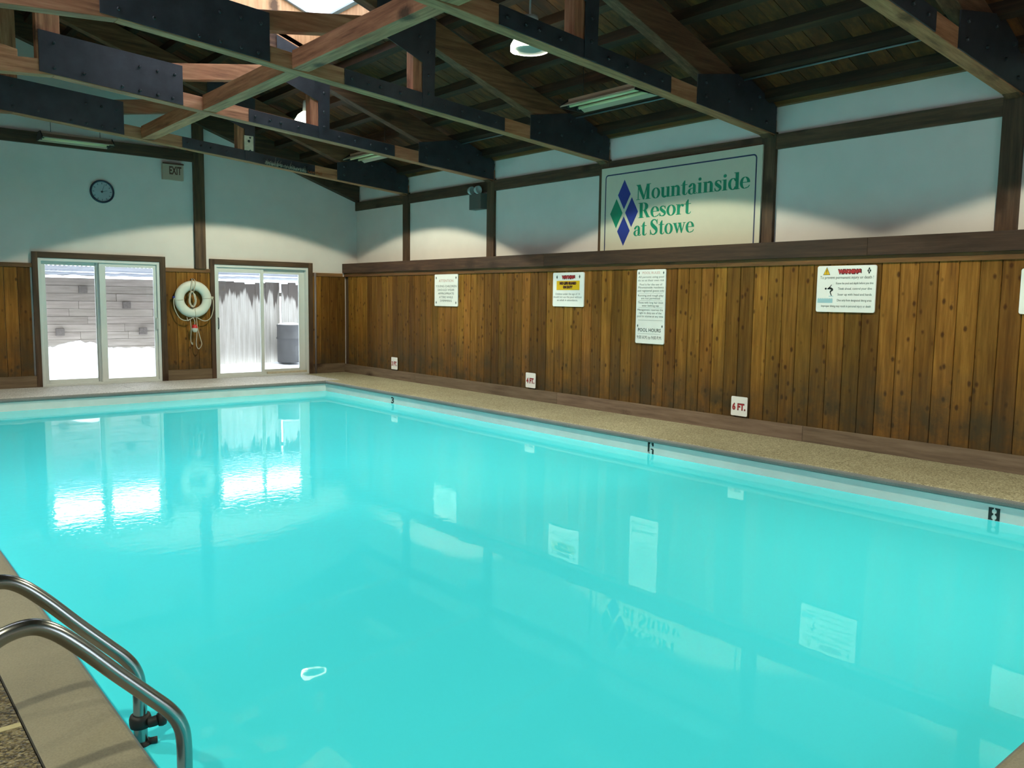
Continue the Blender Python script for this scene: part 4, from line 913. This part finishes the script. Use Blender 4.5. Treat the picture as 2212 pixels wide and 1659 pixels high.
# ---------------------------------------------------------------- outside: snow, timber wall, fence, drum
def heightfield(name, x0, x1, y0, y1, nx, ny, fn, m):
    vs = [(x0+(x1-x0)*i/nx, y0+(y1-y0)*j/ny, fn(x0+(x1-x0)*i/nx, y0+(y1-y0)*j/ny)) for j in range(ny+1) for i in range(nx+1)]
    fs = [(j*(nx+1)+i, j*(nx+1)+i+1, (j+1)*(nx+1)+i+1, (j+1)*(nx+1)+i) for j in range(ny) for i in range(nx)]
    return link(name, mesh(name, vs, fs, True), m)
from mathutils import noise as mn
def snow_h(x, y):
    base = -0.06+0.03*mn.noise(Vector((x*1.3, y*1.3, 0)))+max(0, y-1.2)*0.04
    bank = 0
    if x < -2.4:
        t_ = min(1, max(0, (y-0.55)/1.5)); t_ = t_*t_*(3-2*t_)
        edge = min(1, max(0, (-2.55-x)/0.55))
        bank = t_*edge*(0.40+0.14*math.exp(-((x+4.55)/0.42)**2)+0.05*mn.noise(Vector((x*2.3, y*2, 3)))+0.06*mn.noise(Vector((x*6, y*5, 7)))+0.045*mn.noise(Vector((x*14, y*12, 1))))
    return base+bank
gd = heightfield('snow_ground', -10, 3, 0.19, 2.92, 180, 60, snow_h, 'snow'); tag(gd, 'bright snow banked up outside the glass doors', 'snow', kind='stuff')
gd2 = boxes('outdoor_ground', [(-30, -WID-0.2, -30, 14, -0.2, -0.05), (0.25, 20, -30, 0.19, -0.2, -0.05), (-WID-0.2, 0.25, -30, NEAR-0.2, -0.2, -0.05)], 'snow'); tag(gd2, 'snow covered ground around the building', kind='structure')
tw = empty('timber_retaining_wall', (-5.0, 3.3, 0)); tag(tw, 'grey stacked timber retaining wall behind the left door', 'retaining wall')
def TWP(o): o.parent = tw; o.matrix_parent_inverse = Matrix.Translation(tw.location).inverted(); return o
ends = {(5, -4.74): 1, (8, -3.52): 1, (5, -3.20): 1}
for c in range(12):
    z0 = -0.02+c*0.153; x = -8.6+random.uniform(0, 0.9)
    xs = [-9.2]
    while x < -2.45: xs.append(x); x += random.choice((0.9, 1.2, 1.6, 2.1))
    xs.append(-2.42)
    for i in range(len(xs)-1): TWP(box('sleeper', xs[i]+0.002, xs[i+1]-0.002, 3.3+random.uniform(-0.01, 0.008), 3.48, z0+0.002, z0+0.151, 'timber', None, 0.004))
TWP(box('earth_backing', -9.2, -2.40, 3.40, 3.6, -0.2, 1.80, 'timber_end'))
for cx, cz in ((-4.74, 0.745), (-3.49, 1.285), (-3.18, 0.745), (-4.30, 1.59)):
    TWP(box('sleeper_end', cx-0.075, cx+0.075, 3.235, 3.40, cz-0.07, cz+0.07, 'timber_end', None, 0.006))
TWP(heightfield('snow_cap', -9.2, -2.42, 3.24, 3.52, 90, 6, lambda x, y: 1.818+0.11*max(0, 1-((y-3.38)/0.16)**2)**0.5+0.02*mn.noise(Vector((x*5, y*3, 0))), 'snow'))
fn = empty('board_fence', (-1.2, 3.1, 0)); tag(fn, 'pale vertical board fence with dark wet stains behind the right door', 'fence')
def FNP(o): o.parent = fn; o.matrix_parent_inverse = Matrix.Translation(fn.location).inverted(); return o
x = -2.38; yf = 3.1
while x < 2.2:
    w_ = random.choice((0.16, 0.19, 0.21, 0.24)); 
    if abs(x+0.45) < 0.12: w_ = max(0.08, -0.47-x) if x < -0.5 else w_
    yb_ = yf if x < -0.46 else yf-0.12
    FNP(box('fence_board', x+0.0005, x+w_-0.0005, yb_+random.uniform(-0.008, 0.008), yb_+0.028, -0.05, 1.80+random.uniform(-0.03, 0.03), 'fence', None, 0.003)); x += w_
FNP(box('fence_post', -0.50, -0.40, yf+0.002, yf+0.09, -0.05, 1.8, 'timber_end'))
for z in (0.35, 1.5): FNP(box('fence_rail', -2.38, 2.2, yf+0.03, yf+0.08, z, z+0.09, 'fence'))
FNP(heightfield('snow_cap', -2.4, 2.3, 2.93, 3.25, 90, 6, lambda x, y: 1.80+0.13*max(0, 1-((y-3.09)/0.19)**2)**0.5+0.03*mn.noise(Vector((x*6, y*3, 0))), 'snow'))
# corrugated roof sheet of the lean-to beyond the doors
vs, fs = [], []
nx = 320
for j, (yy, zz) in enumerate(((2.5, 2.028), (4.3, 1.90))):
    for i in range(nx+1): x = -9.5+12*i/nx; vs.append((x, yy, zz+0.014*math.sin(x*2*math.pi/0.076)))
for i in range(nx): fs.append((i, i+1, nx+2+i, nx+1+i))
me = mesh('corrugated_sheet', vs, fs, True); sh = link('corrugated_sheet', me, 'sheet')
md = sh.modifiers.new('thickness', 'SOLIDIFY'); md.thickness = 0.003
tag(sh, 'translucent corrugated roof sheet seen above the snow outside', 'roof sheet')
dr = empty('storage_drum', (-0.25, 2.55, 0)); tag(dr, 'grey plastic drum with snow on its lid outside the right door', 'drum')
lathe('body', [(0.0, 0.03), (0.255, 0.03), (0.268, 0.05), (0.272, 0.30), (0.272, 0.545), (0.288, 0.56), (0.288, 0.585), (0.274, 0.60), (0.272, 0.83), (0.28, 0.845), (0.28, 0.872), (0.262, 0.88), (0.0, 0.872)], 'barrel', (0, 0, 0), 40, dr)
lathe('snow_lid', [(0.0, 0.925), (0.1, 0.92), (0.2, 0.905), (0.25, 0.888), (0.255, 0.874), (0.0, 0.872)], 'snow', (0, 0, 0), 32, dr)

# props hold their own place: nothing else to do
bpy.context.view_layer.update()
